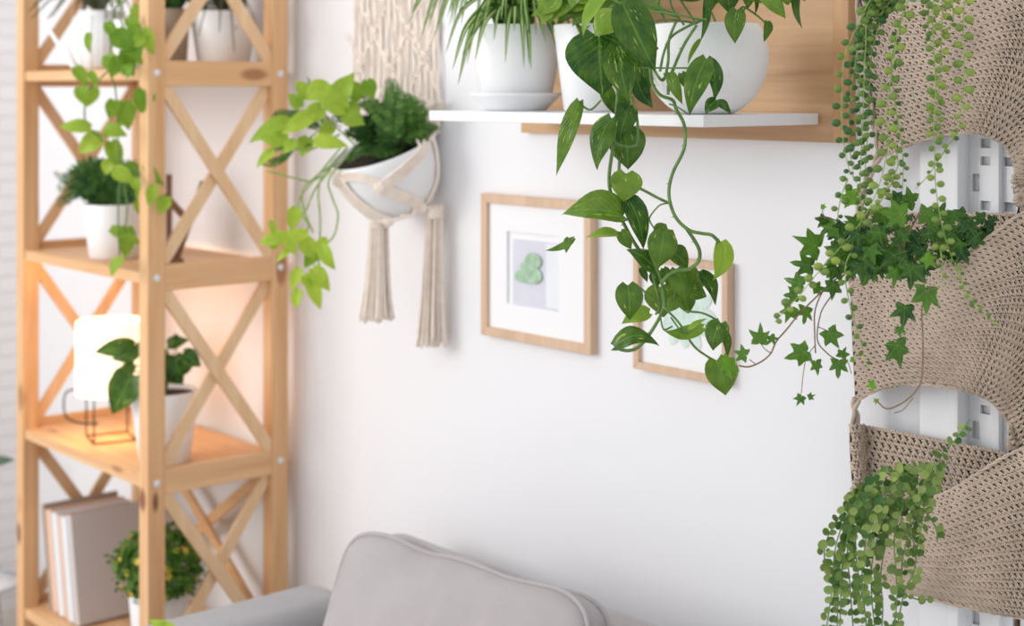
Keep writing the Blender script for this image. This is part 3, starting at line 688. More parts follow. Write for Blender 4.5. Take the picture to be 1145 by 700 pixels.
for pts, Z, w in VN:
    if w > 3:
        P = ppts(pts, Z, 7)
        for q_ in range(8, len(P)-4, 11): sm.tube([P[q_], P[q_]+(RT*random.choice((-1, 1))-UP*.3)*.0055], lambda v: .0011*(1-v*.6), 5)
sm.build('vines', M['stem'], t)
# ================================================================ macrame hanging with its pot
def cordstrip(mb, pts, r, k=6): mb.tube(spline(pts, 6), r, k)
mcx = pw(445, 100, .02)
t = thing('macrame_hanger', 'cream macrame wall hanging with two long tassels cradling a white bowl', 'plant hanger', (mcx.x, -.02, 1.25))
mb = MB(); n = 42; rnd = random.Random(3)
for i in range(n):
    u = i/(n-1); pts = []
    for k in range(17):
        v = k/16; y = lerp(-60, 150, v); x = lerp(394, 492, u)+(.9*sin(v*8+i*1.9))+rnd.uniform(-.5, .5)
        x += -4*sin(v*3.1)*(u-.5)
        pts.append(pw(x, y, .010+.0012*sin(v*14+i*2.4)))
    cordstrip(mb, pts, .0033, 5)
bcd = mb.build('back_cords', M['macrame'], t)
for (kx, ky) in ((401, 75), (436, 78), (474, 66), (418, 40), (456, 36)):
    mb = MB(); c = pw(kx, ky, .014)
    for q_ in range(7):
        a = q_*2*pi/7; p = c+V((cos(a)*.011, 0, sin(a)*.011)); mb.blob(p, V((.004, 0, 0)), V((0, .004, 0)), V((0, 0, .004)), 7, 5)
    mb.blob(c, V((.004, 0, 0)), V((0, .005, 0)), V((0, 0, .004)), 7, 5)
    mb.build('knot', M['macrame'], bcd)
    for s in (-1, 1):
        mb = MB(); cordstrip(mb, [pw(kx, ky-2, .014), pw(kx+s*8, ky-20, .013), pw(kx+s*17, ky-38, .012)], .0026); cordstrip(mb, [pw(kx+s*2, ky+3, .014), pw(kx+s*9, ky+20, .013), pw(kx+s*16, ky+40, .012)], .0026)
        mb.build('cross_cord', M['macrame'], bcd)
# bowl frame: rim centre, tilt
Zb = 3.30; rc = pz(426, 166, Zb); tl = radians(-17)
up = (UP*cos(tl)+RT*sin(tl)); up = (up*cos(radians(14))+BK*sin(radians(14))).normalized(); ax = (RT-up*RT.dot(up)).normalized(); ay = up.cross(ax)
BM = Matrix(((ax.x, ay.x, up.x, 0), (ax.y, ay.y, up.y, 0), (ax.z, ay.z, up.z, 0), (0, 0, 0, 1)))
H_ = .142; b0 = rc-up*H_
bp_ = thing('hanging_planter_bowl', 'white bowl of lime pothos and dark fern held by the macrame hanging', 'potted plant', tuple(b0))
bprof = [(0, 0), (.062, 0), (.078, .006), (.101, .045), (.1125, .085), (.1165, .125), (.117, H_), (.1145, H_+.001), (.111, H_-.002), (.106, .06), (.06, .01), (0, .01)]
pot(bp_, bprof, M['ceramic'], .108, H_-.014, BM)
def bowl(a, z, o=.004):   # a point on the bowl surface
    for (r0, z0), (r1, z1) in zip(bprof[2:7], bprof[3:8]):
        if z <= z1 or (r1, z1) == bprof[7]: r = lerp(r0, r1, (z-z0)/max(1e-6, z1-z0)); break
    r = max(.06, r)+o
    return b0+(ax*cos(a)+ay*sin(a))*r+up*z
# the view side of the bowl is at a = -90deg (towards the camera)
cx_ = atan = math.atan2
acam = atan(BK.dot(ay), BK.dot(ax))
def bc(da, z, o=.004): return bowl(acam+radians(da), z, o)
def band(pts, n_, spread, r=.0034):
    mb = MB()
    for i in range(n_):
        k = (i-(n_-1)/2)*spread
        mb.tube(spline([bc(a, z+k*(1 if abs(z2) < 2 else 1), .004) if True else 0 for (a, z, z2) in pts], 6), r, 6)
    mb.build('cradle_cord', M['macrame'], t)
band([(62, .142, 0), (45, .128, 0), (22, .112, 0), (0, .095, 0), (-12, .088, 0)], 4, .0075)
band([(-70, .128, 0), (-52, .126, 0), (-30, .128, 0), (-10, .105, 0), (5, .088, 0)], 3, .0075)
def vband(pts, n_, spread):
    mb = MB()
    for i in range(n_):
        k = (i-(n_-1)/2)*spread; mb.tube(spline([bc(a+k, z, .0045) for a, z in pts], 6), .0036, 6)
    mb.build('cradle_cord', M['macrame'], t)
vband([(-8, .09), (2, .072), (14, .05), (26, .028), (34, .01)], 5, 3.6)
vband([(-58, .125), (-52, .09), (-44, .06), (-34, .03), (-20, .008)], 6, 3.8)
vband([(74, .142), (74, .10), (68, .05), (52, .016), (36, .006)], 2, 4)
mb = MB()
for i in range(4): mb.tube(spline([bc(-34+i*18, .008+i*.0006, .006), bc(-14+i*16, .003, .008), bc(2+i*12, .004, .008)], 5), .004, 6)
mb.build('cradle_cord', M['macrame'], t)
for (da, z, rr) in ((-8, .092, .013), (-56, .118, .014), (-18, .004, .012), (36, .006, .011)):
    mb = MB(); c = bc(da, z, .008)
    for q_ in range(6):
        a = q_*pi/3; mb.blob(c+ax*cos(a)*rr*.55+up*sin(a)*rr*.55, ax*.0065, up*.0065, BK*.006, 7, 5)
    mb.blob(c, ax*.006, up*.006, BK*.008, 7, 5); mb.build('knot', M['macrame'], t)
for i in range(2):
    mb = MB()
    for k in range(3): mb.tube(spline([pw(481+i*9+k*2.5, 112, .02), pz(476+i*10+k*2.6, 138, Zb+.02), bc(66+i*9+k*2, .139, .004)], 5), .003, 6)
    mb.build('hanging_cord', M['macrame'], t)
def tassel(x0, y0, x1, y1, w0, w1, Z, seed):
    w1 *= 1.1
    rr = random.Random(seed); mb = MB()
    for i in range(64):
        u = rr.uniform(-1, 1); d = rr.uniform(-1, 1)*sqrt(1-u*u)
        ye = y1+rr.uniform(-5, 3); pts = []
        for k in range(7):
            v = k/6; w = lerp(w0, w1, .55*v+.45*v**4)/2
            pts.append(pz(lerp(x0, x1, v)+u*w+rr.uniform(-.5, .5)*v, lerp(y0, ye, v), Z)+BK*(d*w*Z/F*.9))
        mb.tube(spline(pts, 3), .0023, 5)
    mb.build('tassel', M['macrame'], t)
    mb = MB()
    for k in range(5):
        c = pz(x0, y0+4+k*2.4, Z); mb.tube([c+(RT*cos(a)+BK*sin(a))*(w0*.55*Z/F) for a in [2*pi*j/18 for j in range(18)]], .0026, 5, closed=True)
    mb.build('tassel_wrap', M['macrame'], t)
tassel(424, 240, 421, 358, 19, 36, 3.30, 5); tassel(486, 229, 482, 386, 17, 30, 3.28, 9)
# its plants
mb = MB(); Zm = 3.22
L_ = [(325,137,279,160,25,.6),(350,127,314,150,20,.85),(378,112,396,81,26,.6),(366,98,338,112,26,.75),(385,122,350,104,28,.7),(345,155,338,176,22,.65),(352,158,390,164,19,.95),(362,98,380,126,22,.8),(318,150,303,165,18,.7),(306,168,287,188,13,.8),(314,160,286,152,13,.7),
 (392,105,412,100,24,.45),(385,130,408,140,24,.5),(345,108,330,90,18,.6),(360,120,340,138,22,.8),(330,158,316,172,14,.6),(372,140,356,150,18,.8),(400,118,380,134,20,.5),(410,90,416,112,18,.3),(335,120,322,104,16,.5)]
for (a, b_, c_, d, w, tn) in L_: pleaf(mb, a, b_, c_, d, w, Zm+random.uniform(-.06, .03), 0, tn)
L_ = [(331,232,325,259,17,.8),(320,266,289,273,21,.75),(303,247,307,264,8,.7),(344,262,310,272,17,.9),(340,268,352,291,20,.75),(360,274,375,302,18,.7),(326,278,309,294,10,.8),(335,300,326,326,14,.85),(350,300,369,326,19,.75),(347,311,359,347,17,.85),(334,324,330,346,14,.8),(320,260,331,286,17,.8),(352,280,340,300,16,.35),(366,268,350,280,12,.7),(340,308,352,326,14,.8),(310,276,298,268,10,.7)]
for (a, b_, c_, d, w, tn) in L_: pleaf(mb, a, b_, c_, d, w, Zm-.05+random.uniform(-.03, .03), 0, tn)
mb.build('lime_leaves', M['pothos_lime'], bp_)
sm = MB()
for pts in ([(385,160),(362,188),(348,205),(335,222),(336,238),(345,252),(338,268)],[(388,165),(362,195),(356,215),(358,245),(357,290)],[(392,170),(368,200),(372,222),(378,240),(374,262),(366,272)],[(372,186),(350,202),(325,198),(298,191)],[(370,190),(352,212),(342,235),(330,245)],[(374,182),(350,200),(338,213),(340,235),(350,260)],[(380,150),(345,168),(320,160)],[(400,165),(370,140),(345,155)],[(356,288),(358,310),(357,330)]):
    sm.tube(ppts(pts, Zm, 5), .0022, 6)
sm.build('lime_stems', M['stem_lime'], bp_)
mb = MB(); rnd = random.Random(11)
FR = [((440,155),(438,120),(437,84),.045),((445,155),(458,125),(470,108),.05),((450,155),(470,140),(488,142),.045),((440,158),(420,125),(400,118),.045),((448,158),(455,130),(452,100),.05),((430,160),(405,150),(385,150),.045),((445,160),(430,165),(412,175),.045),((455,158),(440,135),(425,112),.045),
 ((450,160),(468,128),(474,118),.045),((430,158),(395,140),(372,128),.04),((425,162),(400,168),(390,180),.035),((452,150),(470,150),(476,158),.035),((440,150),(415,108),(412,98),.035),((400,140),(360,110),(341,86),.02),((380,140),(335,128),(318,122),.02),((370,145),(330,135),(312,140),.02),((350,160),(320,165),(296,170),.02),((330,165),(310,180),(288,180),.018),((340,130),(312,128),(300,140),.02),
 ((445,160),(450,140),(462,122),.05),((438,160),(432,140),(440,108),.05),((450,162),(462,150),(470,135),.045),((420,160),(410,140),(398,132),.045),((444,160),(425,148),(410,140),.045),((455,162),(445,168),(436,178),.03)]
for a, b_, c_, w in FR:
    for q_ in range(2):
        j = lambda p, s: pz(p[0]+rnd.uniform(-s, s), p[1]+rnd.uniform(-s, s), 3.27+rnd.uniform(-.06, .05))
        frond(mb, [j(a, 3), j(b_, 4), j(c_, 4)], w*.85, 22, rnd.uniform(.1, .8), .24)
mb.build('fern_fronds', M['fern'], bp_)
# ================================================================ plants on the rack
def plantpot(name, label, px, Z, shelf, r0, r1, h, mat, ribs=False, group=None):
    p = pz(px, 100, Z); t = thing(name, label, 'potted plant', (p.x, p.y, shelf), group)
    pot(t, r0 if isinstance(r0, list) else cup(r0, r1, h), mat, (r1)-.006, h-.012)
    return t, V((p.x, p.y, shelf))
# ribbed shouldered pot with wiry grass
t, B0 = plantpot('potted_fern', 'ribbed cream pot of wiry olive fronds, leftmost on the top shelf of the rack', 113, 3.86, ST[1], [(0, 0), (.06, 0), (.068, .01), (.078, .06), (.077, .10), (.066, .135), (.056, .142), (.056, .15), (.051, .15), (.050, .10), (0, .02)], .056, .15, M['ceramic'])
mb = MB()
for k in range(16):
    a = 2*pi*k/16; mb.tube([B0+V((cos(a)*r, sin(a)*r, z)) for r, z in ((.067, .008), (.0775, .06), (.0768, .10), (.066, .134))], .0022, 5)
mb.build('ribbing', M['ceramic'], t)
mb = MB()
for k in range(34):
    a = random.uniform(0, 2*pi); d = V((cos(a), sin(a)*.35, 0)); r = random.uniform(.08, .17)
    if k < 7: d = -RT*.9+BK*.2; d = d+V((0, random.uniform(-.2, .1), 0)); r = random.uniform(.13, .19)
    zz = random.uniform(-.02, .12)
    frond(mb, [B0+UP*.145, B0+d*r*.5+UP*(.20+zz*.4), B0+d*r+UP*(.12+zz)], .016, 22, random.uniform(.1, .8), .3, .3)
mb.build('fronds', M['olive'], t)
q0 = pz(51, 27, 3.84); q1 = pz(82, 80, 3.80)
mb = MB(); mb.beam(q0, V((q1.x, q1.y, ST[1]+.006)), .010, .006, BK); tag(mb.build('plant_label', M['ceramic'], None, .001), 'slanted narrow white stick left of the ribbed pot on the rack', 'plant stick')
# trailing pothos of the rack
t, B0 = plantpot('trailing_pothos', 'lime green pothos trailing from the top shelf of the rack', 147, 3.70, ST[1], .038, .050, .12, M['ceramic'])
mb = MB(); Z = 3.50
L_ = [(100,37,101,60,12,.45),(128,38,152,58,26,.25),(142,32,156,72,28,.2),(160,33,172,62,18,.7),(132,62,150,86,28,.25),(158,60,168,74,22,.6),(148,8,167,22,16,.7),(120,62,134,82,20,.4),(84,75,99,99,15,.5),(88,98,98,120,16,.6),(106,98,99,119,15,.65),(161,101,158,127,25,.3),(127,112,122,134,17,.5),(138,114,144,146,23,.5),(150,118,132,144,20,.55),(101,143,65,142,17,.75),(112,152,88,172,23,.85),(118,144,143,152,17,.6),(124,158,134,190,20,.5),
 (163,183,184,208,13,.4),(128,190,152,205,19,.7),(172,207,166,232,14,.7),(186,220,178,240,17,.75),(140,185,157,204,20,.25),(124,180,118,196,18,.8),(146,196,170,198,12,.3),(124,256,160,275,15,.45),(142,254,140,290,20,.5),(136,289,124,310,17,.6),(150,200,156,216,12,.6),(160,212,152,222,14,.6),(143,20,160,36,16,.4),(120,25,128,46,14,.3),(150,48,166,40,14,.6),(140,84,150,70,16,.3),(152,225,160,245,10,.6),(132,64,124,88,16,.35),(100,80,110,100,10,.5)]
for (a, b_, c_, d, w, tn) in L_: pleaf(mb, a, b_, c_, d, w, Z+random.uniform(-.04, .06), 0, tn*.8)
for k in range(12):
    x = random.uniform(118, 172); pleaf(mb, x, random.uniform(-40, -14), x+random.uniform(-12, 12), random.uniform(-12, 8), 16, 3.6, 0, .4)
mb.build('leaves', M['pothos_lime'], t)
sm = MB()
for pts in ([(135,-2),(126,20),(124,50),(122,78),(128,95),(131,120),(132,160),(134,200),(132,240),(134,285)],[(140,-2),(134,15),(140,35),(150,45)],[(122,78),(108,92),(97,104),(95,135),(105,148),(115,158)],[(131,150),(118,152),(108,150)],[(134,180),(150,195),(160,190),(165,184)],[(134,195),(142,225),(140,260)],[(124,8),(125,0)],[(160,205),(150,190),(134,185)]):
    sm.tube(ppts(pts, Z+.01, 5), .0022, 6)
sm.build('vines', M['stem'], t)
# taupe pot, white pot with dark fronds
t, B0 = plantpot('potted_fern', 'taupe pot with dark foliage behind the front post on the top shelf of the rack', 192, 3.76, ST[1], .036, .045, .15, M['taupe'])
mb = MB()
for k in range(26):
    a = random.uniform(0, 2*pi); d = V((cos(a), sin(a), 0)); frond(mb, [B0+UP*.14, B0+d*.03+UP*.19, B0+d*.06+UP*random.uniform(.16, .24)], .028, 14, .0, .3)
mb.build('fronds', M['fern'], t)
t, B0 = plantpot('potted_fern', 'white pot with thin dark arching fronds behind the crossed end braces of the rack', 250, 3.80, ST[1], .062, .084, .145, M['ceramic'])
mb = MB()
for k in range(40):
    a = random.uniform(0, 2*pi); d = V((cos(a), sin(a)*.5, 0)); r = random.uniform(.07, .11)
    if d.x > .5: r = .085
    frond(mb, [B0+UP*.135, B0+d*r*.6+UP*random.uniform(.19, .26), B0+d*r+UP*random.uniform(.05, .2)], .014, 20, random.uniform(0, .4), .3, .3)
for (tx, ty) in ((284, 45), (276, 30), (262, 58), (222, 40), (245, 40), (289, 34)):
    frond(mb, [B0+UP*.14, pz((tx+250)/2, -8, 3.72), pz(tx, ty, 3.68)], .012, 22, .2, .3, .3)
mb.build('fronds', M['olive'], t)
# shelf 2 fern
t, B0 = plantpot('potted_fern', 'bushy dark green fern in a smooth white pot on the second shelf of the rack', 128, 3.83, ST[2], .062, .079, .137, M['ceramic'])
mb = MB()
for k in range(46):
    a = random.uniform(0, 2*pi); d = RT*cos(a)+BK*sin(a)*.3; r = random.uniform(.09, .19) if d.dot(RT) < 0 else random.uniform(.06, .14)
    frond(mb, [B0+UP*.125, B0+d*r*.5+UP*random.uniform(.17, .24), B0+d*r+UP*random.uniform(.125, .23)], .036, 20, random.uniform(.0, .4), .25)
mb.build('fronds', M['fern'], t)
# shelf 3 plant
t, B0 = plantpot('potted_philodendron', 'broad leaved green plant in a white pot beside the lit lamp on the rack', 184, 3.66, ST[3], .060, .082, .173, M['ceramic'])
mb = MB(); sm = MB()
L_ = [(150,386,105,394,17,.25),(155,392,125,402,16,.3),(150,408,131,420,12,.3),(148,420,126,463,30,.25),(146,415,124,448,22,.2),(205,395,225,410,16,.2),(200,385,196,372,10,.2),(196,398,204,425,20,.1),(192,400,190,428,22,.05),(200,410,220,402,18,.15),(188,385,212,380,12,.2),(165,385,160,400,20,.2),(190,415,205,430,18,.05),(176,390,170,415,26,.2)]
for (a, b_, c_, d, w, tn) in L_:
    Z = 3.60+random.uniform(-.05, .05); pleaf(mb, a, b_, c_, d, w*1.25, Z, 0, tn*.7)
    sm.tube(spline([B0+UP*.16, B0.lerp(pz(a, b_, Z), .5)+UP*.10, pz(a, b_, Z)], 5), .0018, 5)
mb.build('leaves', M['pothos'], t); sm.build('stems', M['stem'], t)
# flowers on shelf 4
t, B0 = plantpot('potted_flowers', 'round bush of tiny yellow flowers in a white pot beside the leaning books', 178, 3.65, ST[4], .058, .072, .165, M['ceramic'])
mb = MB(); fl = MB(); c = B0+UP*.225
for k in range(1500):
    a = random.uniform(0, 2*pi); cz = random.uniform(-.75, 1); rr = random.uniform(.55, 1)**.4
    s = sqrt(1-cz*cz); p = c+V((cos(a)*s*.118, sin(a)*s*.10, cz*.088))*rr*random.uniform(.8, 1.15)
    d = V((random.uniform(-1, 1), random.uniform(-1, 1), random.uniform(-.3, 1))).normalized()
    leaf(mb, p, p+d*.018, .010, p-c+UP*.02, OVAL, .1, .05, tone=random.uniform(.15, .7), nu=2, nv=3)
for k in range(36):
    a = random.uniform(0, 2*pi); cz = random.uniform(-.6, .8); s = sqrt(1-cz*cz); n_ = V((cos(a)*s, sin(a)*s, cz)); p = c+V((n_.x*.108, n_.y*.098, n_.z*.09))
    e1 = n_.orthogonal().normalized(); e2 = n_.cross(e1)
    fl = MB()
    for q_ in range(5):
        b_ = q_*2*pi/5; fl.blob(p+(e1*cos(b_)+e2*sin(b_))*.005, e1*.0042, e2*.0042, n_*.002, 6, 4)
    fl.build('flower', M['yellow'], t)
mb.build('foliage', M['fern_bright'], t)
# ================================================================ stray leaves at the frame edges
def floorplant(name, label, spot, ends, mat, smat, w):
    t = thing(name, label, 'plant', (spot[0], spot[1], 0)); B0 = V((spot[0], spot[1], 0))
    pot(t, cup(.10, .13, .24), M['ceramic'], .12, .22)
    mb = MB(); sm = MB()
    for (a, b_, c_, d, Z, tn) in ends:
        p = pz(a, b_, Z); pleaf(mb, a, b_, c_, d, w, Z, 0, tn, 0, 45); sm.tube(spline([B0+UP*.2, V((B0.x, B0.y, p.z*.7)), p], 8), .003, 6)
    mb.build('leaves', mat, t); sm.build('stems', smat, t)
p = pz(-60, 500, 4.6)
floorplant('rubber_plant', 'dark green leaf poking in at the left edge beside the rack', (p.x, p.y), [(-14, 520, 18, 515, 4.6, .0), (-60, 470, -30, 440, 4.6, .0), (-70, 520, -100, 500, 4.6, .0)], M['fern_dull'], M['stem'], 15)
p = pz(172, 760, 1.72)
floorplant('lime_plant', 'lime leaf tips rising in front of the sofa at the bottom edge', (p.x, p.y), [(196, 712, 166, 693, 1.72, .8), (172, 716, 186, 694, 1.72, .7), (180, 730, 205, 716, 1.72, .7), (170, 735, 150, 715, 1.7, .7)], M['pothos_lime'], M['stem_lime'], 18)
p = pz(-22, 652, 4.4); t = thing('side_table', 'thin grey metal ring of a small round table at the left edge', 'table', (p.x, p.y, 0))
mb = MB(); rr = .115; mb.tube([p+(FW*cos(a)+RT*sin(a))*rr for a in [2*pi*j/48 for j in range(48)]], .0035, 6, closed=True); mb.build('rim', M['metalgrey'], t)
mb = MB(); mb.lathe([(0, p.z-.002), (rr, p.z-.002), (rr, p.z-.006), (0, p.z-.006)], Matrix.Translation((p.x, p.y, 0)), 48); mb.build('table_top', M['white'], t)
for k in range(3):
    a = k*2*pi/3; mb = MB(); d = V((cos(a), sin(a), 0)); mb.tube([V((p.x, p.y, p.z-.006))+d*.07, V((p.x, p.y, 0))+d*.11], .005, 8); mb.build('leg', M['metalgrey'], t)
# ================================================================ crocheted wall planter
def interp(C, u):      # C: list of (px, py, s) evenly traversed by index through a spline
    n = len(C)-1; x = u*n; i = min(int(x), n-1); f = x-i
    g = lambda k: V(C[max(0, min(n, k))]) if 0 <= k <= n else (V(C[0])*2-V(C[1]) if k < 0 else V(C[n])*2-V(C[n-1]))
    a, b_, c_, d = g(i-1), g(i), g(i+1), g(i+2)
    return .5*((2*b_)+(c_-a)*f+(2*a-5*b_+4*c_-d)*f*f+(3*b_-a-3*c_+d)*f**3)
def even(C, m=24):      # re-space a boundary by its length
    P = [interp(C, k/80) for k in range(81)]; d = [0]
    for a, b_ in zip(P, P[1:]): d.append(d[-1]+V((b_.x-a.x, b_.y-a.y, 0)).length)
    out = []; j = 0
    for k in range(m+1):
        s = d[-1]*k/m
        while j < 79 and d[j+1] < s: j += 1
        f = (s-d[j])/max(1e-9, d[j+1]-d[j]); out.append(P[j].lerp(P[j+1], f))
    return out
pt = thing('crochet_planter', 'taupe crocheted three-tier hanging wall planter with sagging pockets', 'wall planter', (1.3, -.06, 1.1), None)
def sheet(T, B, bulge):
    T = even(T); B = even(B)
    def fn(u, v):
        a = interp(T, u); b_ = interp(B, u); c_ = a.lerp(b_, v)
        s = c_.z+bulge*sin(pi*min(1, max(0, v)))**.8*sin(pi*min(1, max(0, u*.9+.03)))**.7 + .004*sin(u*17+v*5)+.003*sin(u*9-v*11)
        return pw(c_.x, c_.y, s)
    return fn
STITCH = None
def crochet(name, fn, pitch=.0118, row=.0150, umax=1.0, back=.0035, size=1.0, vlo=0, vhi=1, shade_brown=True):
    # how long the sheet is: average over rows
    def plen(g, n=30):
        P = [g(k/n) for k in range(n+1)]; return sum((b_-a).length for a, b_ in zip(P, P[1:]))
    Lu = plen(lambda u: fn(u, .6)); Lv = max(plen(lambda v: fn(q_, lerp(vlo, vhi, v))) for q_ in (.3, .5, .65, .8))*.93
    nr = max(2, int(Lv/row)); nc = int(Lu/pitch); mb = MB()
    rr = random.Random(len(name)+nr)
    for i in range(nr):
        v0 = vlo+(vhi-vlo)*(i+.5)/nr
        for j in range(nc):
            u0 = (j+.5+(.5 if i % 2 else 0))/nc
            if u0 > umax: continue
            p = fn(u0, v0); du = (fn(u0+.01, v0)-fn(u0-.01, v0)); dv = (fn(u0, v0+.01)-fn(u0, v0-.01))
            pu = du.length/.02/nc; pv = dv.length/.02*(vhi-vlo)/nr
            U = du.normalized(); D = (dv-U*dv.dot(U)).normalized(); nn = U.cross(D).normalized()
            if nn.dot(BK) < 0: nn = -nn
            p = p+nn*rr.uniform(-.0003, .0006)
            hu = pu*.5*size; hv = pv*.5*size; jt = rr.uniform(-.12, .12)
            th = .0024
            def arm(q0, q1, r, lift=0):
                a_ = p+U*(q0[0]*hu)+D*(q0[1]*hv); b_ = p+U*(q1[0]*hu)+D*(q1[1]*hv); c_ = (a_+b_)/2+nn*lift; d = (b_-a_)/2; L_ = d.length
                w = nn.cross(d).normalized(); mb.blob(c_, w*r, nn*th, d*(1+r*.8/L_), 6, 5)
            q_ = rr.uniform(-.12, .12); ra = min(hu*.40, max(.0020, hv*.28), .0027)
            arm((-.97, -.90+q_), (.10, -.42), ra, .0008)        # slanting top loop
            arm((.10, -.94), (.95, -.46+q_), ra, .0004)
            arm((-.80, -.10), (.02, -.38), ra*.9, .0002)
            arm((.02+q_, -.35), (-.10, .84), ra*1.05, .0010)    # post of the stitch
            arm((.10, -.15), (.84, .78+q_), ra, .0004)
            arm((-.22, .10), (-.88, .84), ra, .0)
    o = mb.build(name, M['yarn'], pt)
    if shade_brown:
        lb = MB(); lb.grid(lambda u, v: fn(u*umax, lerp(vlo+.01, vhi-.01, v))-BK*(back+.0015), 40, 24); lb.build('gap_shade', M['shade_brown'], pt)  # dark sheet added behind the stitches, its colour stands in for shade in the gaps
    return o
def rope(name, pts, r, twist=5, strands=2):
    P = spline(pts, 10); L = sum((b_-a).length for a, b_ in zip(P, P[1:])); mb = MB()
    for k in range(strands):
        Q = []
        for i, p in enumerate(P):
            T = (P[min(i+1, len(P)-1)]-P[max(i-1, 0)]).normalized(); a = T.cross(BK).normalized(); b_ = T.cross(a)
            th = 2*pi*k/strands+i/len(P)*L/(r*twist)*2; Q.append(p+a*cos(th)*r*.6+b_*sin(th)*r*.6)
        mb.tube(Q, r*.62, 6)
    return mb.build(name, M['yarn'], pt)
# tier 1 (top)
T1 = [(957,-30,.05),(985,-6,.10),(1010,4,.16),(1045,0,.19),(1090,-26,.20),(1145,-62,.20),(1215,-100,.18)]
Bt1 = [(984,176,.05),(1008,166,.08),(1040,154,.11),(1078,148,.12),(1104,152,.11),(1126,166,.09),(1138,192,.07),(1141,228,.05)]
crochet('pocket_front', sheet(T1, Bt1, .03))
# right-hand column joining the tiers
C1 = [(1139,190,.062),(1144,190,.062),(1200,190,.06),(1240,190,.06)]
crochet('side_strip', lambda u, v: pw(lerp(1141+3*sin(v*pi*4), 1215, u), lerp(120, 262, v), .055), umax=1)
# tier 2
T2 = [(951,322,.03),(962,309,.08),(1000,306,.16),(1045,303,.19),(1078,283,.20),(1112,260,.19),(1146,236,.16),(1215,200,.14)]
B2 = [(957,449,.04),(978,437,.07),(1012,430,.10),(1050,431,.12),(1090,440,.11),(1114,453,.09),(1128,472,.07),(1140,500,.06),(1160,540,.05)]
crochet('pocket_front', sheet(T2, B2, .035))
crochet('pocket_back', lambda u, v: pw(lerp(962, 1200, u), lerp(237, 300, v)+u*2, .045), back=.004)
crochet('side_strip', lambda u, v: pw(lerp(1134-5*sin(v*pi), 1215, u), lerp(430, 560, v), .055))
# tier 3
T3 = [(951,545,.03),(968,562,.07),(1000,566,.13),(1030,560,.17),(1060,549,.18),(1088,532,.18),(1118,513,.17),(1145,500,.15),(1215,470,.13)]
B3 = [(975,640,.04),(1000,657,.07),(1051,672,.09),(1100,683,.10),(1145,691,.10),(1190,698,.09),(1230,704,.08)]
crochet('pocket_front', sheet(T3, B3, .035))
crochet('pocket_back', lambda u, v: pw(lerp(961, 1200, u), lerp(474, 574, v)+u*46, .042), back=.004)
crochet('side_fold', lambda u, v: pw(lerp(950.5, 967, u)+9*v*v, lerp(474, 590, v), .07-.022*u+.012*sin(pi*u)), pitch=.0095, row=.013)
rope('side_fold', [pw(964, 478, .045), pw(966, 505, .045), pw(969, 540, .045)], .006, 4)
# edges, strands, rings
def edging(C, r=.0022, n=40, d=.0025):
    C = even(C); P = [pw(*interp(C, k/n)[:]) for k in range(n+1)]
    P = [p+BK*d for p in P]; rope('edging', P[::2], r, 6)
edging(T2); edging(T3); edging(T1); edging(Bt1); edging(B2); edging(B3)
rope('hanging_strand', [pw(958, 446, .05), pw(955, 455, .05), pw(957, 465, .05), pw(955, 480, .05)], .0062, 4)
rope('hanging_strand', [pw(984, 172, .05), pw(968, 205, .045), pw(957, 250, .04), pw(953, 300, .04), pw(952, 325, .04)], .0062, 4)
rope('hanging_strand', [pw(957, -60, .05), pw(957, -30, .05), pw(964, 50, .06), pw(972, 110, .06), pw(984, 174, .05)], .005, 4)
for (x, y, rx, rz) in ((1141, 203, .008, .011), (1141, 223, .005, .006), (1137.5, 482.5, .0085, .014), (1133, 497, .005, .004)):
    c_ = pw(x, y, .068); mb = MB(); K = 12
    for k in range(K):
        a = 2*pi*k/K; p = c_+RT*(cos(a)*rx*1.25)+UP*(sin(a)*rz*1.25); d = (RT*cos(a)+UP*sin(a)); mb.blob(p, d*.0052, (d.cross(BK)).normalized()*.0036, BK*.0036, 7, 5)
    mb.build('loop_ring', M['yarn'], pt)
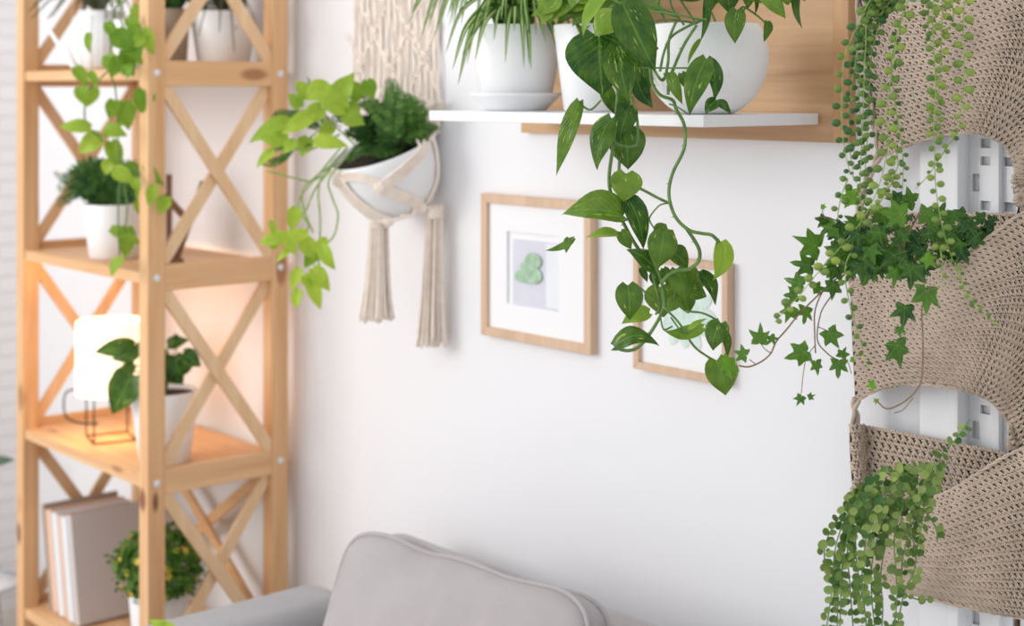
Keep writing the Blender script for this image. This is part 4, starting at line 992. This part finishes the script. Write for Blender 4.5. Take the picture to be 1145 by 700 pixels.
# ================================================================ ivy in the middle pocket
c = pw(1060, 312, .10); t = thing('english_ivy', 'ivy with pointed lobed leaves spilling from the middle crocheted pocket', 'plant', (c.x, c.y, c.z-.10))
mb = MB(); mb.lathe([(0, .02), (.03, .02), (.042, .085), (.040, .085), (.038, .08), (0, .08)], Matrix.Translation(V((c.x, c.y, c.z-.10)))); mb.build('nursery_pot', M['shade_brown'], t)
mb = MB(); mb.grid(lambda u, v: (lambda a: V((a.x, a.y, pw(1045, 300, .12).z-.004)))(pw(lerp(985, 1120, u), 290, lerp(.055, .055+.11*sin(pi*min(1, u*.8+.15)), v))), 16, 6); mb.build('soil', M['soil'], t)
mb = MB(); rnd = random.Random(21); Z = 2.08
E = [(955,220,17,185,.75,2.05),(922,245,11,130,.2,2.08),(936,257,16,200,.3,2.06),(912,275,24,200,.35,2.04),(905,297,18,190,.35,2.05),(895,318,17,200,.4,2.04),(932,318,16,95,.3,2.03),(890,330,13,180,.4,2.05),(884,346,14,110,.45,2.05),(901,346,15,100,.4,2.06),(912,322,12,0,.5,2.06),
 (927,372,17,60,.35,2.05),(900,394,19,160,.4,2.05),(913,406,12,80,.4,2.06),(938,405,15,100,.35,2.05),(941,398,10,300,.35,2.06),(896,444,9,120,.3,2.06),(905,444,6,340,.3,2.06),(862,377,9,60,.4,2.05),(850,381,17,275,.4,2.04),(833,397,13,200,.4,2.04),(812,406,17,20,.8,2.18),
 (1036,325,24,95,.35,1.97),(1012,344,19,100,.18,1.97),(1006,367,9,90,.4,1.97),(1003,386,23,75,.3,1.97),(977,430,9,160,.85,1.98),(1008,240,22,190,.55,2.02),(1033,240,18,10,.35,2.05),(1060,258,18,30,.15,2.08),(1085,266,16,20,.08,2.1),(1000,285,24,90,.2,2.0),(945,283,24,150,.25,2.02),(970,268,20,60,.2,2.05),(1020,300,22,100,.22,1.98),(1036,288,14,45,.7,1.98),(972,300,20,110,.15,2.0),(988,240,18,200,.3,2.06),(1050,240,14,300,.2,2.1),(1020,225,18,200,.3,2.1),(1005,222,14,190,.15,2.08),(1095,268,14,15,.05,2.1),(1074,280,16,60,.05,2.1),(935,300,18,120,.25,2.02),(960,250,16,220,.2,2.05),(1018,303,14,200,.25,1.97),(1001,303,16,95,.3,1.97)]
def ivyn(): return (BK+RT*rnd.uniform(-.5, .5)+UP*rnd.uniform(-.1, .6))
for (x, y, r, a, tn, Z) in E: ivy(mb, pz(x, y, Z), r*Z/F, a, ivyn(), tn)
for k in range(16):
    x = rnd.uniform(1055, 1112); y = rnd.uniform(256, 292)-(x-1055)*.3; ivy(mb, pz(x, y, 2.12), rnd.uniform(9, 14)*2.12/F, rnd.uniform(0, 200), ivyn()+UP*.5, .0)
for k in range(34):
    Z = rnd.uniform(1.98, 2.05); ivy(mb, pz(rnd.uniform(955, 1012), rnd.uniform(258, 302), Z), rnd.uniform(10, 16)*Z/F, rnd.uniform(20, 180), ivyn(), rnd.uniform(0, .3))
for k in range(110):
    x = rnd.uniform(930, 1090); lo = 236 if x > 985 else 250; hi = 304 if x < 1040 else 296-(x-1040)*.45
    y = rnd.uniform(lo, hi); Z = rnd.uniform(2.02, 2.14); ivy(mb, pz(x, y, Z), rnd.uniform(9, 16)*Z/F, rnd.uniform(10, 210), ivyn()+UP*rnd.uniform(-.2, 1.3)+RT*rnd.uniform(-.6, .6), rnd.uniform(0, .35))
mb.build('leaves', M['ivy'], t)
sm = MB()
for pts, Z, w in ([([(985,280),(950,255),(925,243),(911,244)],2.07,1.6),([(960,300),(935,312),(915,330),(893,352),(880,368),(868,382),(862,395),(852,404),(838,410),(826,409)],2.05,1.8),([(955,300),(925,320),(912,345),(911,372),(912,395)],2.06,1.5),([(945,305),(930,330),(918,350),(914,380),(925,395),(935,402)],2.06,1.4),
 ([(912,385),(902,400),(898,420),(896,440)],2.06,.9),([(1040,320),(1031,345),(1032,380),(1031,420),(1025,436),(1010,450),(992,457),(980,448)],1.97,1.6),([(1021,445),(1010,458),(1000,462)],1.975,1.0),([(922,243),(920,238),(919,232)],2.08,.8),([(1010,300),(1012,270),(1030,235)],2.03,2.2),([(1005,300),(1008,260),(1002,235)],2.03,1.6),([(870,378),(863,377)],2.05,1),([(862,395),(855,390),(850,383)],2.05,1),([(846,408),(838,402)],2.05,1),([(925,370),(914,365)],2.05,1),([(941,400),(948,405),(952,418)],2.05,.8)]):
    sm.tube(ppts(pts, Z, 6), w/2*Z/F*1.1, 5)
sm.build('stems', M['stem_brown'], t)
mb = MB()
for (x, y) in ((919, 231), (980, 447), (952, 402)): ivy(mb, pz(x, y, 2.05), .006, rnd.uniform(0, 360), BK, .9)
mb.build('young_leaf', M['ivy'], t)
# ================================================================ string of pearls in the top pocket
c = pw(1080, -30, .11); t = thing('string_of_pearls', 'trailing plant with bead-like leaves hanging from the top crocheted pocket', 'plant', (c.x, c.y, c.z-.10))
mb = MB(); mb.lathe([(0, .02), (.035, .02), (.044, .10), (.042, .10), (.040, .09), (0, .09)], Matrix.Translation(V((c.x, c.y, c.z-.10)))); mb.build('nursery_pot', M['shade_brown'], t)
mb = MB(); sm = MB(); rnd = random.Random(5)
SP = [ # path, Z, bead radius px, step px, tone, twig radius
 ([(1000,-30),(978,-8),(958,30),(945,62),(942,90),(941,130),(944,165),(950,190),(958,205)],2.00,4.6,11.5,.25),
 ([(990,-30),(975,5),(962,45),(953,90),(949,130),(950,165),(955,200)],2.03,3.4,8,.2),
 ([(1000,-20),(972,10),(968,50),(966,90),(965,130),(963,170),(962,215),(964,240)],2.01,4.2,8.5,.35),
 ([(995,-20),(985,20),(975,60),(972,100),(971,140),(968,180),(966,225),(960,262)],2.03,3.8,8,.25),
 ([(990,-10),(968,25),(958,60),(960,100),(963,140),(968,170)],2.05,3.6,8,.12),
 ([(1005,-10),(985,15),(968,35),(962,70)],2.02,4.2,7,.2),([(1010,-14),(992,8),(978,30),(968,62),(966,100)],2.04,3.8,7,.15),
 ([(1018,-10),(1010,18),(1003,40),(999,70),(994,100),(991,130),(993,155),(990,180),(982,210),(968,240),(952,262),(932,285),(912,308),(896,328),(880,345),(866,360)],1.99,5.0,11.5,.62),
 ([(1012,10),(1004,35),(997,70),(999,100),(1003,130),(1008,160),(1010,185),(1009,212)],2.04,2.9,9,.3),
 ([(1044,-10),(1043,30),(1045,70),(1046,110),(1044,140),(1045,170),(1046,205),(1050,235),(1056,262),(1063,285),(1070,300)],1.98,4.2,10,.5),
 ([(1055,-10),(1053,40),(1052,70),(1050,100),(1048,130),(1047,155)],1.99,4.8,12,.8),
 ([(1080,-10),(1077,30),(1078,70),(1077,100),(1074,130),(1070,150)],1.98,5.0,12.5,.7),
 ([(1071,148),(1060,163),(1050,178),(1038,196),(1024,211)],1.99,3.4,11,.35),
 ([(1062,-8),(1066,16),(1060,35)],1.99,4.5,9,.5),([(1040,0),(1038,25),(1041,50)],2.0,4.5,9,.5),
 ([(1000,200),(985,225),(975,240)],2.02,4.0,9,.7),([(1000,160),(1004,185),(994,205),(985,226)],2.02,3.8,10,.5),([(948,200),(940,222),(937,246),(944,262)],2.03,4.0,11,.4),([(955,275),(945,300),(950,340),(962,380),(970,412)],1.99,3.8,13,.3),
 ([(1072,300),(1078,322),(1090,340),(1103,352),(1117,365)],1.97,2.6,7,.4),([(1051,275),(1054,300),(1053,318)],1.98,4.0,14,.35)]
for pts, Z, r, st, tn in SP:
    P = ppts(pts, Z, 10); sm.tube(P, lambda v: .0010*(1-.5*v), 5); Q = resample(P, st*Z/F*.8)
    for i, p in enumerate(Q):
        s = 1 if i % 2 else -1; rr = r*Z/F*rnd.uniform(.95, 1.25)
        if i > len(Q)-4: rr *= .7
        d = (RT*s+BK*rnd.uniform(-.6, .8)-UP*rnd.uniform(-.1, .3)).normalized(); c_ = p+d*(rr*1.15)
        a1 = d; a2 = (UP-d*d.z).normalized(); a3 = a1.cross(a2)
        mb.blob(c_, a1*rr*.95, a2*rr*.80, a3*rr*.62, 10, 7, (min(1, max(0, tn*.8-.05+rnd.uniform(-.2, .2))), rnd.random()))
        sm.tube([p, c_-d*rr*.8], .0006, 4)
for k in range(60):
    x = rnd.uniform(965, 1010); p = pz(x, rnd.uniform(-25, 14)-(x-985)*.2, rnd.uniform(1.99, 2.04)); rr = rnd.uniform(3.6, 5)*2/F
    mb.blob(p, RT*rr, UP*rr*.85, BK*rr*.7, 10, 7, (rnd.uniform(.1, .4), .5))
mb.build('beads', M['pearl'], t); sm.build('strings', M['stem_lime'], t)
mb = MB(); sm = MB()   # the flattened green strand lower down
# ================================================================ round-leaved creeper in the bottom pocket
c = pw(1050, 576, .10); t = thing('creeping_peperomia', 'trailing plant with tiny round leaves filling the bottom crocheted pocket', 'plant', (c.x, c.y, c.z-.09))
mb = MB(); mb.lathe([(0, .03), (.03, .03), (.040, .085), (.038, .085), (.036, .08), (0, .08)], Matrix.Translation(V((c.x, c.y, c.z-.09)))); mb.build('nursery_pot', M['shade_brown'], t)
mb = MB(); sm = MB(); rnd = random.Random(8)
def disc(p, n_, r, tn):
    n_ = n_.normalized(); a = n_.orthogonal().normalized(); b_ = n_.cross(a); K = 10
    vs = [p-n_*r*.10]+[p+(a*cos(2*pi*k/K)+b_*sin(2*pi*k/K)*.88)*r*.55+n_*r*.02 for k in range(K)]+[p+(a*cos(2*pi*k/K)+b_*sin(2*pi*k/K)*.86)*r+n_*r*.06 for k in range(K)]
    fs = []
    for k in range(K):
        j = (k+1) % K; fs += [(0, 1+k, 1+j), (1+k, 1+K+k, 1+K+j, 1+j)]
    mb.add(vs, fs, None, True, (min(1, max(0, tn)), rnd.random()))
ST_ = [[(985,545),(958,560),(941,590),(933,620),(931,655),(926,690),(922,715)],[(990,545),(965,562),(948,600),(941,640),(940,680),(938,715)],[(975,555),(955,585),(944,615),(938,645),(936,715)],[(985,558),(960,590),(957,615),(961,650),(968,690),(968,715)],[(990,560),(972,590),(966,620),(964,650),(968,690),(972,715)],[(1000,560),(985,590),(975,630),(975,670),(980,715)],[(1005,562),(993,600),(985,640),(987,680),(985,715)],[(1010,565),(1000,600),(1002,640),(1003,670),(998,715)],[(1020,565),(1018,595),(1024,615),(1022,640),(1012,660),(1003,700)],[(1030,560),(1022,580),(1010,620),(1008,650)],[(970,550),(945,570),(926,600),(922,625),(930,650)],[(1030,562),(1046,590),(1048,606)],[(1035,560),(1030,590),(1026,612)],[(1010,562),(1008,580),(1000,600)],[(960,560),(948,610),(950,650),(955,715)],
 [(1020,560),(1036,548),(1046,530),(1053,508),(1068,492),(1085,469)],[(1000,655),(1014,666),(1030,671),(1038,670)],[(1035,560),(1045,548),(1050,540)]]
for si, pts in enumerate(ST_):
    Z = rnd.uniform(2.0, 2.06)
    if si == 16: Z = 2.10
    P = ppts(pts, Z, 8); sm.tube(P, .0010, 5); Q = resample(P, (10.5 if si < 16 else 10)*Z/F)
    for i, p in enumerate(Q):
        for s in (-1, 1):
            if rnd.random() < (.45 if si >= 16 else .22): continue
            r = rnd.uniform(4.2, 6.3)*Z/F*(.8 if i > len(Q)-5 or si > 15 else 1)
            d = (RT*s*rnd.uniform(.4, 1)+BK*rnd.uniform(-.3, .8)+UP*rnd.uniform(-.4, .3)).normalized()
            disc(p+d*r*1.1, BK*.8+RT*rnd.uniform(-.7, .7)+UP*rnd.uniform(0, 1.0), r, rnd.uniform(.05, .75))
for k in range(190):
    x = rnd.uniform(948, 1052); f = (x-948)/104; top = 552-34*sin(min(1, f*1.15)*pi*.62); y = rnd.uniform(top, 590 if x < 1005 else 572-(x-1005)*.4); Z = rnd.uniform(2.0, 2.1)
    disc(pz(x, y, Z), BK*.7+RT*rnd.uniform(-.8, .8)+UP*rnd.uniform(0, 1.3), rnd.uniform(4, 6.2)*Z/F, rnd.uniform(0, .9))
mb.build('round_leaves', M['disc'], t); sm.build('stems', M['stem'], t)
# ================================================================ camera, light
cam = bpy.data.objects.new('camera', bpy.data.cameras.new('camera')); COL.objects.link(cam)
cam.location = CAM; cam.rotation_euler = (pi/2, 0, math.atan2(.7559, .6547))
cam.data.sensor_width = 36; cam.data.lens = 36*F/1145; cam.data.shift_y = -250/1145
cam.data.clip_start = .05
cam.data.dof.use_dof = True; cam.data.dof.focus_distance = 2.22; cam.data.dof.aperture_fstop = 3.2
bpy.context.scene.camera = cam
def area(name, loc, tgt, sx, sy, e, col):
    l = bpy.data.lights.new(name, 'AREA'); l.shape = 'RECTANGLE'; l.size = sx; l.size_y = sy; l.energy = e; l.color = col
    o = bpy.data.objects.new(name, l); COL.objects.link(o); o.location = loc
    o.rotation_euler = (V(tgt)-V(loc)).to_track_quat('-Z', 'Y').to_euler(); return o
area('window_light', (-1.6, -3.6, 2.3), (.4, 0, 1.3), 1.8, 1.8, 66, (1, .985, .965))
l = bpy.data.lights.new('lamp_bulb', 'POINT'); l.energy = 3; l.color = (1, .66, .32); l.shadow_soft_size = .05
o = bpy.data.objects.new('lamp_bulb', l); COL.objects.link(o); o.location = (-1.148, -.286, 1.04)

w = bpy.data.worlds.new('world'); bpy.context.scene.world = w; w.use_nodes = True
bg = w.node_tree.nodes['Background']; bg.inputs['Color'].default_value = (.94, .965, 1, 1); bg.inputs['Strength'].default_value = 1.03
sc = bpy.context.scene
sc.view_settings.view_transform = 'Standard'; sc.view_settings.look = 'None'; sc.view_settings.gamma = 1; sc.view_settings.exposure = .08
sc.view_settings.use_curve_mapping = False
for o in bpy.data.objects:
    if '_w' in o: del o['_w']
